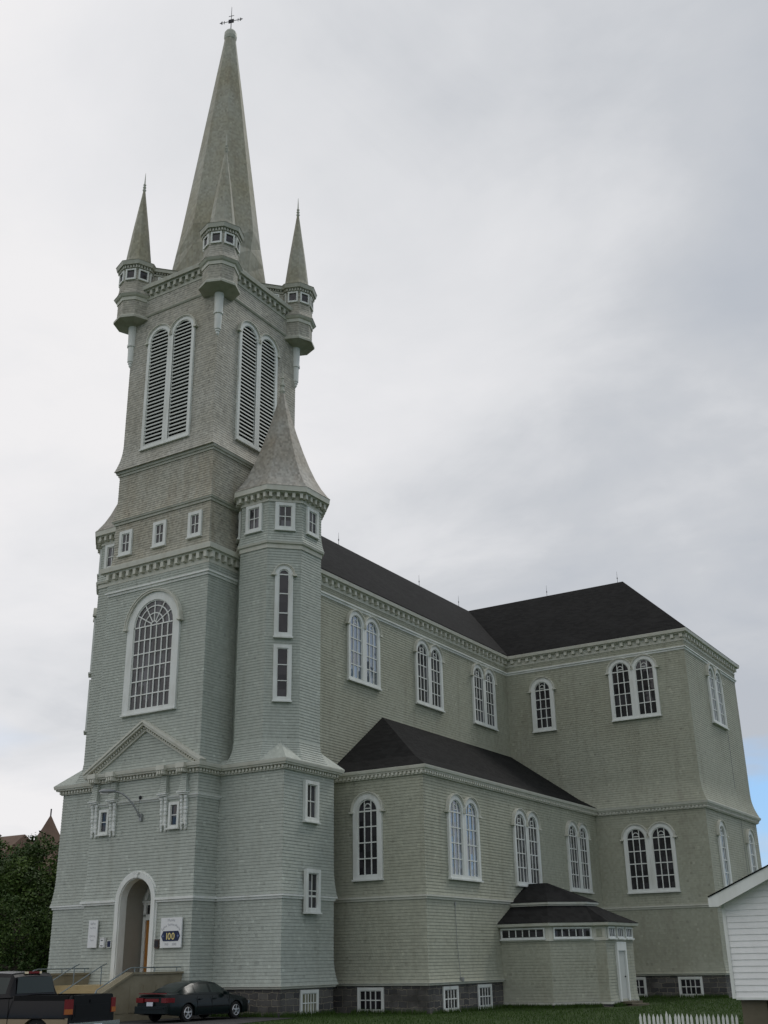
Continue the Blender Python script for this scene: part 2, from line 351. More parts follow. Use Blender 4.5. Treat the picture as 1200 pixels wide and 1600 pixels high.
def muntins_rect(mb, x0, x1, z0, z1, cols, rows, n0, n1, t=0.035):
    for i in range(1, cols):
        x = x0+(x1-x0)*i/cols; mb.box(x-t/2, x+t/2, -n1, -n0, z0, z1)
    for j in range(1, rows):
        z = z0+(z1-z0)*j/rows; mb.box(x0, x1, -n1-0.004, -n0, z-t/2, z+t/2)
def frame_rect(mb, x0, x1, z0, z1, wd, n0, n1, sill=0.03):
    mb.box(x0-wd, x0, -n1, -n0, z0-wd, z1+wd); mb.box(x1, x1+wd, -n1, -n0, z0-wd, z1+wd)
    mb.box(x0, x1, -n1+0.002, -n0, z1, z1+wd); mb.box(x0, x1, -n1+0.002, -n0, z0-wd, z0)
    if sill: mb.box(x0-wd-0.03, x1+wd+0.03, -n1-0.06, -n0, z0-wd-0.05, z0-wd+0.01)
def win_rect(name, w_, h_, cols, rows, wd=0.15, glass='glass_grey', proud=0.11, parent=None, trimm='trim_white', mt=0.04, inner=.04):
    mb = MB(); frame_rect(mb, -w_/2, w_/2, 0, h_, wd, 0.0, proud)
    frame_rect(mb, -w_/2+inner, w_/2-inner, inner, h_-inner, inner, 0.0, proud-0.045, 0)
    o = mb.build(name, trimm, parent)
    g = MB(); g.add([(-w_/2+.03, -0.028, .03), (w_/2-.03, -0.028, .03), (w_/2-.03, -0.028, h_-.03), (-w_/2+.03, -0.028, h_-.03)], [(0, 1, 2, 3)]); g.build('glass', glass, o)
    m = MB(); muntins_rect(m, -w_/2+.03, w_/2-.03, .03, h_-.03, cols, rows, 0.02, 0.055, mt); m.build('glazing_bars', 'trim_white', o)
    return o
def tracery(m, cu, zs, zb, r, cols, rows):
    muntins_rect(m, cu-r, cu+r, zb, zs, cols, rows, 0.02, 0.06, 0.05)
    m.box(cu-r, cu+r, -0.062, -0.02, zs-0.03, zs+0.03)
    for i in range(1, cols):
        x = -r+2*r*i/cols; m.box(cu+x-0.02, cu+x+0.02, -0.058, -0.02, zs, zs+math.sqrt(max(0, r*r-x*x)))
    if cols == 3: ring_arch(m, cu, zs+0.17, zs+0.17, r*0.26, r*0.26+0.035, 0.02, 0.057, 8, foot=False)
    if cols == 3: m.box(cu-r/3, cu+r/3, -0.057, -0.02, zs+0.10, zs+0.14)
def win_arch(name, w_, h_, rows=4, cols=3, glass='glass_dark', parent=None, cas=0.22, hd=True, trimm='trim_white', hoodm='trim_cornice'):
    # h_: height from glass bottom to spring
    r = w_/2; mb = MB(); ring_arch(mb, 0, h_, -0.0, r, r+cas, 0, 0.12); ring_arch(mb, 0, h_, 0.0, r-0.05, r+0.01, 0, 0.075)
    mb.box(-r-cas, r+cas, -0.118, 0, -0.2, 0.0); mb.box(-r-cas-.03, r+cas+.03, -0.19, 0, -0.26, -0.19)
    o = mb.build(name, trimm, parent)
    g = MB(); arch_fill(g, 0, h_, 0, r, 0.028); g.build('glass', glass, o)
    m = MB(); tracery(m, 0, h_, 0, r, cols, rows); m.build('glazing_bars', 'trim_white', o)
    if hd: hb = MB(); hood(hb, 0, h_, r+cas); hb.build('hood', hoodm, o)
    return o
def win_pair(name, w_, gap, h_, rows=4, cols=3, glass='glass_dark', parent=None, cas=0.2, trimm='trim_white', hoodm='trim_cornice', louvre=False):
    r = w_/2; cc = r+gap/2; mb = MB()
    for s in (-1, 1):
        ring_arch(mb, s*cc, h_, 0, r, r+gap/2-0.004, 0, 0.12, 16); ring_arch(mb, s*cc, h_, 0.0, r-0.045, r+0.01, 0, 0.075)
    mb.box(-gap/2, gap/2, -0.105, 0, 0, h_+0.1)
    mb.box(-cc-r-gap/2, cc+r+gap/2, -0.118, 0, -0.17, 0.0); mb.box(-cc-r-gap/2-.03, cc+r+gap/2+.03, -0.19, 0, -0.23, -0.16)
    o = mb.build(name, trimm, parent)
    g = MB()
    for s in (-1, 1): arch_fill(g, s*cc, h_, 0, r, 0.028)
    g.build('glass' if not louvre else 'dark_opening', glass, o)
    m = MB()
    if louvre:
        n = 31; top = h_+r
        for s in (-1, 1):
            for k in range(n):
                z = 0.06 + (top-0.1)*k/n; hw = r if z < h_ else math.sqrt(max(0.0, r*r-(z-h_)**2))
                if hw < 0.1: continue
                m.obox((s*cc, -0.065, z), (hw, 0, 0), (0, 0.026, 0.056), (0, 0.012, -0.006))
        m.build('louvre_slats', 'louvre_paint', o)
    else:
        for s in (-1, 1): tracery(m, s*cc, h_, 0, r, cols, rows)
        m.build('glazing_bars', 'trim_white', o)
    hb = MB(); hood(hb, -cc, h_, r+gap/2, (True, False)); hood(hb, cc, h_, r+gap/2, (False, True)); hb.build('hood', hoodm, o)
    return o
used = {}
def put(proto, x, y, z, face, parent=None, glass=None, label=None):
    """face: angle of the outward normal, 0 = toward -y, 90 = toward +x"""
    if id(proto) not in used: used[id(proto)] = proto; o = proto
    else:
        o = proto.copy(); C.objects.link(o); o.parent = proto.parent
        for ch in proto.children:
            c = ch.copy(); C.objects.link(c); c.parent = o
    o.location = (x, y, z); o.rotation_euler = (0, 0, R(face))
    if glass:
        for ch in o.children:
            if ch.name.startswith('glass'):
                ch.data = ch.data.copy(); ch.data.materials[0] = MAT[glass]
    if label: o['label'] = label
    elif 'label' in o and o is not proto: del o['label']
    return o

# ------------------------------------------------------------------ ground
def gz(x, y): return -1.20 + 0.13*math.exp(-((x-5)**2+(y+3)**2)/70)
def sheet(name, mat_, poly_fn, xs, ys, lift):
    mb = MB(); nx, ny = len(xs), len(ys)
    vs = [(x, y, gz(x, y)+lift) for y in ys for x in xs]
    fs = [(j*nx+i, j*nx+i+1, (j+1)*nx+i+1, (j+1)*nx+i) for j in range(ny-1) for i in range(nx-1) if poly_fn((xs[i]+xs[i+1])/2, (ys[j]+ys[j+1])/2)]
    mb.add(vs, fs); return mb.build(name, mat_)
gxs = [-3000, -900, -300, -120, -60] + [x for x in range(-40, 61, 2)] + [80, 140, 300, 900, 3000]
gys = [-3000, -900, -300, -120, -60] + [y for y in range(-44, 61, 2)] + [80, 140, 300, 900, 3000]
tag(sheet('ground', 'grass_ground', lambda x, y: True, gxs, gys, 0.0), 'flat lawn around the church', 'lawn', kind='structure')
def fsheet(name, m, outline, lift, nx=40, ny=30):
    (x0a, y0a), (x1a, y1a), (x1b, y1b), (x0b, y0b) = outline
    mb = MB(); vs = []
    for j in range(ny+1):
        t = j/ny
        for i in range(nx+1):
            u = i/nx
            x = (x0a*(1-u)+x1a*u)*(1-t)+(x0b*(1-u)+x1b*u)*t; y = (y0a*(1-u)+y1a*u)*(1-t)+(y0b*(1-u)+y1b*u)*t
            vs.append((x, y, gz(x, y)+lift))
    mb.add(vs, [(j*(nx+1)+i, j*(nx+1)+i+1, (j+1)*(nx+1)+i+1, (j+1)*(nx+1)+i) for j in range(ny) for i in range(nx)])
    return mb.build(name, m)
tag(fsheet('parking_asphalt', 'asphalt', ((-40, -22), (11, -22), (7.6, 1.0), (-40, 1.0)), 0.012), 'dark asphalt parking in front of the church steps', 'asphalt', kind='structure')

# ------------------------------------------------------------------ church
ch = empty('church')
tag(ch, 'tall grey shingled wooden church with pointed steeple and black roofs', 'church')
def P_(mb, name, m, **k): return mb.build(name, m, ch, **k)
b_ = 6.5; Y1 = 1.39; YB = 5.03
# --- basements
def basement(foot, z0=-1.5, z1=-0.12):
    mb = MB(); prof(mb, foot, [(z0, 0.0), (z1, 0.0)]); P_(mb, 'stone_basement', 'basalt')
    mb = MB(); prof(mb, foot, [(-0.12, 0.05), (-0.10, 0.09), (-0.03, 0.09), (-0.02, 0.17), (0.0, 0.17)]); P_(mb, 'water_table', 'trim_cornice')
# --- front block: bastions and portal
basti = rect(-b_, b_, Y1, YB); portal = rect(-3.06, 3.06, -0.02, Y1+0.3)
basement(basti)
# portal stone base and walls with the arched opening
HW, ZS = 0.92, 3.36
def half(z):
    if z <= ZS: return HW
    d = z-ZS; return math.sqrt(HW*HW-d*d) if d < HW else 0.0
mb = MB()
def portal_wall(mb, z0, z1, fl, course=COURSE):
    n = round((z1-z0)/course); h = (z1-z0)/n
    for k in range(n):
        z_a, z_b = z0+k*h, z0+(k+1)*h
        lv_ = [(z_a, fl(z_a)+.020), (z_b-GAP, fl(z_b)+.004), (z_b-GAP+.002, fl(z_b)-.012), (z_b, fl(z_b)-.012), (z_b+.0001, fl(z_b)+.020)]
        for (za, da), (zb, db) in zip(lv_, lv_[1:]):
            ra, rb = offs(portal, da), offs(portal, db)
            A = [(p.x, p.y, za) for p in ra]; B = [(p.x, p.y, zb) for p in rb]
            for i, j in ((1, 2), (3, 0)): mb.add([A[i], A[j], B[j], B[i]], [(0, 1, 2, 3)])
            ha, hb = half(za), half(zb); ya, yb = A[0][1], B[0][1]
            if ha > 0:
                mb.add([A[0], (-ha, ya, za), (-hb, yb, zb), B[0]], [(0, 1, 2, 3)]); mb.add([(ha, ya, za), A[1], B[1], (hb, yb, zb)], [(0, 1, 2, 3)])
            else: mb.add([A[0], A[1], B[1], B[0]], [(0, 1, 2, 3)])
bf = flare(3.42, 0.11, 1.3)
bfl = lambda z: flare(0.0, 0.14, 1.1)(z)
portal_wall(mb, 0.0, 3.24, bfl); portal_wall(mb, 3.42, 7.36, bf); portal_wall(mb, 7.49, 8.36, lambda z: 0.01+flare(7.49, .07, .6)(z))
P_(mb, 'portal_wall', 'siding_front')
for a_, c_2 in ((-3.06, -HW), (HW, 3.06)):
    mb = MB(); mb.box(a_, c_2, -0.05, 1.6, -1.5, -0.02); P_(mb, 'stone_basement', 'basalt')
# niche: side walls, vault, back, door
mb = MB(); seg = 16
pts = [(-HW, 0.15), (-HW, ZS)] + [(-HW*math.cos(math.pi*k/seg), ZS+HW*math.sin(math.pi*k/seg)) for k in range(1, seg)] + [(HW, ZS), (HW, 0.15)]
mb.loft([[(p[0], -0.03, p[1]) for p in pts], [(p[0], 1.45, p[1]) for p in pts]], False, True, closed=False)
P_(mb, 'entrance_niche', 'niche_siding')
mb = MB(); ring_arch(mb, 0, ZS, 0.15, HW-0.01, HW+0.20, 0.0, 0.16, 20); ring_arch(mb, 0, ZS, 0.15, HW+0.20, HW+0.27, 0, 0.08, 20)
ring_arch(mb, 0, ZS, 0.15, HW-0.05, HW-0.006, -0.28, 0.10, 20)
mb.box(-0.1, 0.1, -0.21, -0.15, 4.26, 4.44)
for k in range(5): mb.obox((0.07*(k-2), -0.2, 4.44+0.02*(2-abs(k-2))), (0.03, 0, 0), (0, 0.02, 0), (0.012*(k-2), 0, 0.05))
P_(mb, 'portal_arch', 'trim_white')
door = MB(); door.box(-0.66, -0.02, 1.33, 1.38, 0.15, 2.62); door.box(0.02, 0.66, 1.33, 1.38, 0.15, 2.62)
for s in (-0.34, 0.34):
    for z in (0.35, 1.1, 1.85): door.box(s-0.2, s+0.2, 1.312, 1.33, z, z+0.58)
do = P_(door, 'front_door', 'door_wood')
mb = MB(); mb.tube([(0.08, 1.27, 1.1), (0.08, 1.27, 1.35)], 0.015); mb.build('door_handle', 'chrome', do)
mb = MB(); mb.box(-0.82, -0.67, 1.27, 1.4, 0.15, 2.75); mb.box(0.67, 0.82, 1.27, 1.4, 0.15, 2.75); mb.box(-0.67, 0.67, 1.275, 1.4, 2.63, 2.86)
for a, zz0 in ((0, 0),):
    for v in (MB(),):
        ring_arch(v, 0, 3.36, 2.86, 0.67, 0.82, -1.4, -1.27, 14); v.box(-0.67, 0.67, 1.29, 1.33, 3.34, 3.38); v.box(-0.02, 0.02, 1.29, 1.33, 2.86, 4.0)
        mb.add(v.v, v.f)
fr = P_(mb, 'door_frame', 'trim_white')
mb = MB(); arch_fill(mb, 0, 3.36, 2.86, 0.67, -1.36); mb.build('glass', 'glass_dark', fr)
# bastions
mb = MB(); courses(mb, basti, 0.0, 3.24, bfl); courses(mb, basti, 3.42, 8.36, bf); P_(mb, 'bastion_wall', 'siding_front')
def belt(poly, z, parent_m='trim_white', up='siding_front'):
    mb = MB(); prof(mb, poly, [(z, 0.02), (z, 0.06), (z+0.09, 0.07), (z+0.10, 0.13), (z+0.17, 0.13), (z+0.18, 0.02)]); return mb
P_(belt(basti, 3.24), 'belt_course', 'trim_white')
mb = MB()   # portal belt broken by the arch
for x0, x1 in ((-3.06, -1.13), (1.13, 3.06)):
    mb.box(x0-(.08 if x0 < -2 else 0), x1+(.08 if x1 > 2 else 0), -0.10, 0.0, 3.24, 3.33); mb.box(x0-(.15 if x0 < -2 else 0), x1+(.15 if x1 > 2 else 0), -0.17, 0.0, 3.33, 3.42)
for s in (-1, 1): mb.box(min(s*3.05, s*3.14), max(s*3.05, s*3.14), 0, Y1, 3.24, 3.33); mb.box(min(s*3.05, s*3.21), max(s*3.05, s*3.21), 0, Y1, 3.33, 3.42)
P_(mb, 'belt_course', 'trim_white')
mb = MB(); prof(mb, portal, [(7.35, 0.0), (7.35, 0.05), (7.41, 0.07), (7.43, 0.13), (7.49, 0.15), (7.50, 0.03)]); P_(mb, 'belt_course', 'trim_white')
# cornice with dentils
def small_cornice(poly, zc, zt, e, name='cornice', sp=0.19, m='trim_cornice', skip=()):
    mb = MB(); h = zt-zc
    prof(mb, poly, [(zc, 0.0), (zc, 0.10), (zc+h*.42, 0.10), (zc+h*.44, e-0.10), (zc+h*.62, e-0.08), (zc+h*.64, e-0.03), (zt-0.03, e), (zt, e)])
    blocks(mb, poly, 0.10, zc+0.05, zc+h*.40, sp, sp*.5, 0.09, skip)
    return P_(mb, name, m)
small_cornice(basti, 8.35, 8.75, 0.36); small_cornice(portal, 8.36, 8.76, 0.37)
# pediment over the portal
mb = MB(); zt, za, hw = 8.78, 10.78, 3.42
mb.loft([[(-hw+.5, y, zt), (hw-.5, y, zt), (0, y, za-0.30)] for y in (-0.045, 0.05)])
k = 0; n = 13; hh_ = (za-.32-zt)/n
for k in range(n-1):
    z0_, z1_ = zt+k*hh_, zt+(k+1)*hh_-.012; w0 = (hw-.5)*(1-(z0_-zt)/(za-.3-zt)); w1 = (hw-.5)*(1-(z1_-zt)/(za-.3-zt))
    mb.loft([[(-w0, -.045, z0_), (-w0, -.085, z0_), (w0, -.085, z0_), (w0, -.045, z0_)], [(-w1, -.045, z1_), (-w1, -.065, z1_), (w1, -.065, z1_), (w1, -.045, z1_)]])
P_(mb, 'pediment_wall', 'siding_front')
mb = MB()
for s in (-1, 1):
    d = Vector((s*hw, 0, zt)) - Vector((0, 0, za)); dn = d.normalized(); up_ = Vector((-dn.z*s*-1 if False else 0, 0, 0))
    nrm = Vector((s*(za-zt), 0, hw)).normalized()
    for (t0, t1, y0, y1) in ((0.0, 0.09, -0.42, 0.0), (-0.10, 0.0, -0.36, 0.0), (-0.30, -0.10, -0.16, 0.0)):
        A = Vector((0, 0, za)); B = Vector((s*hw, 0, zt))
        # mitre at the apex: extend along vertical there
        def pp(base, t, isapex):
            if isapex: return Vector((0, 0, za + t/nrm.z))
            return base + nrm*t
        q = [pp(A, t0, True), pp(A, t1, True), pp(B, t1, False), pp(B, t0, False)]
        mb.loft([[(p.x, y, p.z) for p in q] for y in (y0-0.002*(s > 0), y1)])
    n = 26
    for k in range(1, n):
        c = Vector((0, 0, za)).lerp(Vector((s*hw, 0, zt)), k/n) - nrm*0.16
        mb.obox((c.x, -0.2, c.z), dn*0.035, (0, 0.05, 0), nrm*0.05)
P_(mb, 'pediment_moulding', 'trim_cornice')
# brackets: flared pilaster heads with carved consoles below, flanking two little windows
for cx_ in (-2.78, -1.68, 1.30, 2.42):
    mb = MB(); mc = MB()
    for k in range(8):
        z0_, z1_ = 7.62+k*.0925, 7.62+(k+1)*.0925; w0, w1 = 0.13+0.09*(1-k/8)**2, 0.13+0.09*(1-(k+1)/8)**2
        mb.loft([[(cx_-w0-.02, 0.0, z0_), (cx_-w0-.02, -w0*1.1-.075, z0_), (cx_+w0+.02, -w0*1.1-.075, z0_), (cx_+w0+.02, 0.0, z0_)],
                 [(cx_-w1, 0.0, z1_), (cx_-w1, -w1*1.1-.05, z1_), (cx_+w1, -w1*1.1-.05, z1_), (cx_+w1, 0.0, z1_)]])
    mc.box(cx_-0.26, cx_+0.26, -0.36, -0.0, 7.55, 7.60); mc.box(cx_-0.22, cx_+0.22, -0.30, -0.0, 7.48, 7.55)
    mp = MB(); mp.box(cx_-0.19, cx_+0.19, -0.46, -0.0, 8.38, 8.56); mp.box(cx_-0.23, cx_+0.23, -0.52, 0, 8.562, 8.765)
    for k in range(3): mp.box(cx_-0.17+k*.13, cx_-0.10+k*.13, -0.52, -0.44, 8.40, 8.53)
    P_(mp, 'pilaster_cap', 'trim_cornice')
    for s in (-0.115, 0.115):
        x = cx_+s
        for k in range(9):
            t = k/8; z = 7.38-1.25*t; r = 0.045+0.04*abs(math.cos(t*7.5))*(1-.5*t)
            mc.lathe(x, -0.16+0.08*t, [(z-0.09, r*.55), (z-.03, r), (z+0.05, r), (z+0.09, r*.6)], 8)
        mc.box(x-0.035, x+0.035, -0.14, 0, 6.2, 7.46)
    mc.box(cx_-0.08, cx_+0.08, -0.09, -0.0, 6.3, 7.48)
    P_(mb, 'pilaster_head', 'siding_front'); P_(mc, 'carved_console', 'trim_white')
pw = win_rect('window', 0.36, 0.84, 1, 2, 0.115, 'glass_dark', parent=ch, inner=.015)
put(pw, -2.20, -.035, 6.27, 0); put(pw, 1.88, -.035, 6.27, 0)
# bastion side windows
sw = win_rect('window', 0.72, 1.4, 2, 2, 0.15, 'glass_grey', proud=0.15, parent=ch)
for s, f in ((1, 90), (-1, -90)):
    for z in (6.5, 2.88): put(sw, s*(b_+(.10 if z < 5 else 0)), 3.24, z, f)
bw = win_rect('window', 0.98, 0.72, 5, 2, 0.13, 'glass_cream', parent=ch, proud=0.06); put(bw, b_+.01, 3.28, -1.02, 90)
# --- bastion roofs: flared skirt and corner hips up to the octagonal turrets
TX, TY, TA = 4.55, 3.27, 1.88
for s in (-1, 1):
    mb = MB(); O8 = octo(s*TX, TY, TA)
    rr = []
    for k in range(9):
        t = k/9; t1 = (k+1)/9; z = 8.755 + 0.95*t; d = 0.345*(1-t)**1.8; d1 = 0.345*(1-t1)**1.8
        rr += [ring(O8, d+.028, z), ring(O8, d1+.016, z+.095), ring(O8, d1+.006, z+.0952), ring(O8, d1+.006, z+.1055)]
    mb.loft(rr)
    # flat skirt roof out to the cornice
    mb.loft([ring(rect(min(s*2.9, s*6.5), max(s*2.9, s*6.5), Y1, YB), 0.34, 8.745), ring(rect(min(s*2.9, s*6.5), max(s*2.9, s*6.5), Y1, YB), 0.0, 8.98), ring(rect(min(s*2.9, s*6.5), max(s*2.9, s*6.5), Y1, YB), -0.6, 9.2)])
    for sy in (-1, 1):
        cxn, cyn = s*6.86, (Y1-0.36 if sy < 0 else YB+0.36)
        ta = TA*math.tan(math.pi/8)
        p1 = (s*(TX+ta+.0), TY+sy*(TA+.335), 8.76); p2 = (s*(TX+TA+.335), TY+sy*(ta+.0), 8.76)
        ap = (s*(TX+TA*.7071+.02), TY+sy*(TA*.7071+.02), 9.6)
        mb.add([(cxn, cyn, 8.757), p1, p2, ap], [(0, 1, 3), (0, 3, 2)])
    P_(mb, 'bastion_roof', 'siding_front')
# --- octagonal turrets
def octo_ent(O8, zc, zt, e, m='trim_cornice', sp=0.36):
    mb = MB(); h = zt-zc
    prof(mb, O8, [(zc, 0.0), (zc, 0.06), (zc+.1*h, 0.06), (zc+.12*h, 0.03), (zc+.55*h, 0.03), (zc+.57*h, e-.14), (zc+.62*h, e-.12), (zc+.64*h, e-.02), (zt-.02, e), (zt, e)])
    blocks(mb, O8, 0.03, zc+.24*h, zc+.56*h, sp, 0.14, e-.16)
    return mb
tw = win_rect('window', 0.62, 1.05, 2, 2, 0.155, 'glass_grey', parent=ch)
tall = win_arch('window', 0.50, 2.72, 3, 1, 'glass_dark', parent=ch, cas=0.16)
tall2 = win_rect('window', 0.50, 2.2, 1, 3, 0.155, 'glass_dark', parent=ch)
for s in (1, -1):
    O8 = octo(s*TX, TY, TA)
    mb = MB(); courses(mb, O8, 8.9, 18.52, lambda z: 0); courses(mb, O8, 18.72, 20.8, flare(18.72, 0.15, 1.0)); P_(mb, 'turret_wall', 'siding_front')
    mb = MB(); prof(mb, O8, [(18.42, 0.0), (18.42, 0.05), (18.6, 0.06), (18.64, 0.14), (18.74, 0.17), (18.75, 0.0)]); P_(mb, 'belt_course', 'trim_cornice')
    P_(octo_ent(O8, 20.72, 21.42, 0.40), 'cornice', 'trim_cornice')
    mb = MB(); rings = []
    for z, d in ((21.42, 0.42), (21.55, 0.30), (22.0, 0.0), (22.5, -0.26), (23.2, -0.55), (24.0, -0.83), (25.0, -1.14), (26.0, -1.42), (27.0, -1.68), (27.5, -1.80)):
        rings.append(ring(O8, d, z))
    mb.loft(rings); rf = P_(mb, 'turret_roof', 'turret_shingle')
    mb = MB(); mb.lathe(s*TX, TY, [(27.4, .10), (27.55, .16), (27.62, .10), (27.8, .09), (27.85, .14), (27.95, .14), (28.0, .07), (28.25, .06), (28.3, .10), (28.38, .04), (29.2, .012)], 10)
    mb.build('finial', 'trim_upper', rf, smooth=False)
    for a in (0, 45, 90, -45, -90) if s > 0 else (0, -45, -90, 45):
        ar = R(a); put(tw, s*TX+TA*math.sin(ar), TY-TA*math.cos(ar), 19.47, a)
    for a in ((45,) if s > 0 else (-45,)):
        ar = R(a); put(tall, s*TX+TA*math.sin(ar), TY-TA*math.cos(ar), 14.43, a); put(tall2, s*TX+TA*math.sin(ar), TY-TA*math.cos(ar), 11.52, a)
# --- tower shaft
YS = -0.04; YE = 6.55
shaft = rect(-3.10, 3.10, YS, YE)
mb = MB(); courses(mb, shaft, 8.70, 17.2, flare(8.7, 0.10, 1.0)); courses(mb, shaft, 17.38, 17.75, lambda z: .05); P_(mb, 'tower_wall', 'siding_front')
mb = MB(); prof(mb, shaft, [(17.18, 0.0), (17.18, 0.06), (17.28, 0.07), (17.30, 0.14), (17.38, 0.14), (17.39, 0.0)]); P_(mb, 'belt_course', 'trim_white')
def mod_cornice(poly, z0, z1, e, sp, name='cornice', m='trim_cornice', skip=(), bw_=0.17):
    mb = MB(); h = z1-z0
    prof(mb, poly, [(z0, 0.0), (z0, 0.07), (z0+.10*h, 0.08), (z0+.12*h, 0.04), (z0+.60*h, 0.04), (z0+.62*h, e-.16), (z0+.70*h, e-.14), (z0+.72*h, e-.03), (z1-.03, e), (z1, e), (z1+.02, 0)])
    blocks(mb, poly, 0.04, z0+.28*h, z0+.61*h, sp, bw_, e-.18, skip)
    return P_(mb, name, m)
mod_cornice(shaft, 17.75, 18.58, 0.38, 0.44)
bigw = win_arch('window', 2.42, 3.82, 6, 7, 'glass_grey', parent=ch, cas=0.38, hd=False)
put(bigw, 0.03, YS, 11.48, 0)
# fanlight bars and hood for the big window
gb = [c for c in bigw.children if c.name.startswith('glazing_bars')][0]
mb = MB(); r_ = 1.21; muntins_rect(mb, -r_, r_, 0, 3.82, 7, 6, 0.02, 0.07, 0.055); mb.box(-r_, r_, -0.075, -0.02, 3.79, 3.85)
for rr in (0.16, 0.55, 0.9): ring_arch(mb, 0, 3.82, 3.82, rr, rr+0.05, 0.02, 0.07, 18, foot=False)
for k in range(1, 6):
    a = math.pi*k/6; d = Vector((math.cos(a), 0, math.sin(a))); pz = Vector((-d.z, 0, d.x)); c = Vector((0, -0.045, 3.82)) + d*(0.18+1.2)/2
    mb.obox(c, d*0.51, (0, 0.026, 0), pz*0.024)
ob = mb.build('glazing_bars', 'trim_white', bigw); bpy.data.objects.remove(gb)
mb = MB(); hood(mb, 0, 3.82, 1.59, th=0.10, dp=0.22); mb.build('hood', 'trim_cornice', bigw)
# --- second and third stages
st2 = rect(-3.02, 3.02, 0.0, YE-.04)
mb = MB(); courses(mb, st2, 18.58, 20.86, flare(18.58, 0.10, 0.9), gap=.008, deep=.008); P_(mb, 'tower_wall', 'siding_tower')
mb = MB(); prof(mb, st2, [(20.84, 0.0), (20.84, 0.07), (20.95, 0.08), (20.97, 0.14), (21.06, 0.16), (21.07, 0.0)]); P_(mb, 'belt_course', 'trim_upper')
s2 = win_rect('window', 0.50, 0.95, 2, 2, 0.16, 'glass_dark', parent=ch)
for x in (-2.22, -0.03, 2.17): put(s2, x, 0.0, 19.33, 0)
mb = MB(); courses(mb, st2, 21.05, 23.5, flare(21.05, 0.16, 1.2), gap=.006, deep=.006); P_(mb, 'tower_wall', 'siding_tower')
mb = MB(); prof(mb, st2, [(23.46, 0.0), (23.46, 0.06), (23.56, 0.07), (23.58, 0.13), (23.7, 0.16), (23.72, 0.0)]); P_(mb, 'belt_course', 'trim_upper')
# --- belfry
bel = rect(-2.93, 2.93, 0.0, 6.5)
mb = MB(); courses(mb, bel, 23.7, 32.45, flare(23.7, 0.26, 1.6), course=0.14, lip=.012, gap=.006, deep=.006); courses(mb, bel, 32.55, 33.6, lambda z: 0.03, course=0.14, lip=.012, gap=.006, deep=.006); P_(mb, 'belfry_wall', 'siding_belfry')
mb = MB(); prof(mb, bel, [(32.42, 0.0), (32.42, 0.05), (32.5, 0.10), (32.57, 0.0)]); P_(mb, 'belt_course', 'trim_upper')
mod_cornice(bel, 33.45, 34.25, 0.34, 0.42, m='trim_upper')
lv = win_pair('belfry_louvre', 1.22, 0.36, 5.95, glass='void', parent=ch, louvre=True)
put(lv, -0.08, 0.0, 24.75, 0); put(lv, 2.93, 3.2, 24.85, 90); put(lv, 0, 6.5, 24.8, 180); put(lv, -2.93, 3.2, 24.8, -90)
mb = MB(); prof(mb, bel, [(34.2, 0.3), (34.3, 0.28), (34.75, -0.6)]); P_(mb, 'belfry_roof', 'spire_shingle')
# --- spire
SX, SY = 0.0, 3.25
mb = MB()
def spr(z): return 2.47-0.1275*(z-36.5)
sq = []
for z, k in ((34.3, 0.0), (35.6, 0.25), (37.0, 0.6), (38.2, 1.0)):
    r = spr(z); o8 = octo_v(SX, SY, r, r*1.03)
    q = [(SX, SY-r*.73), (SX+r*.73, SY-r*.73), (SX+r*.73, SY), (SX+r*.73, SY+r*.73), (SX, SY+r*.73), (SX-r*.73, SY+r*.73), (SX-r*.73, SY), (SX-r*.73, SY-r*.73)]
    sq.append([(q[i][0]*(1-k)+o8[i][0]*k, q[i][1]*(1-k)+o8[i][1]*k, z) for i in range(8)])
zl = 38.2
while zl < 53.0:
    zl = min(53.2, zl+1.0); r = spr(zl); sq.append([(x, y, zl) for x, y in octo_v(SX, SY, r, r*1.03)])
mb.loft(sq); spire = P_(mb, 'spire', 'spire_shingle')
mb = MB(); mb.lathe(SX, SY, [(53.1, .28), (53.2, .36), (53.4, .40), (53.7, .38), (53.85, .30), (54.0, .15), (54.05, .05)], 12); mb.build('ball', 'trim_upper', spire, smooth=False)
mb = MB(); mb.tube([(SX, SY, 54.0), (SX, SY, 55.9)], 0.03, 6, 0.012)
ax = Vector((math.cos(R(18)), math.sin(R(18)), 0))
c = Vector((SX, SY, 54.75)); mb.tube([c-ax*0.75, c+ax*0.75], 0.02, 6)
for s in (-1, 1):
    for k in (0.45, 0.62):
        mb.tube([c+ax*s*k+Vector((0, 0, -0.12)), c+ax*s*k+Vector((0, 0, 0.12))], 0.02, 5)
    mb.tube([c+ax*s*0.55+Vector((0, 0, .1)), c+ax*s*0.75, c+ax*s*0.55+Vector((0, 0, -.1))], 0.018, 5)
mb.obox(c+Vector((0, 0, .0)), ax*0.17, (0, 0.02, 0), (0, 0, 0.14)); mb.tube([c+Vector((0, 0, .42))-ax*.17, c+Vector((0, 0, .42))+ax*.17], .02, 5)
mb.build('cross', 'iron_dark', spire)
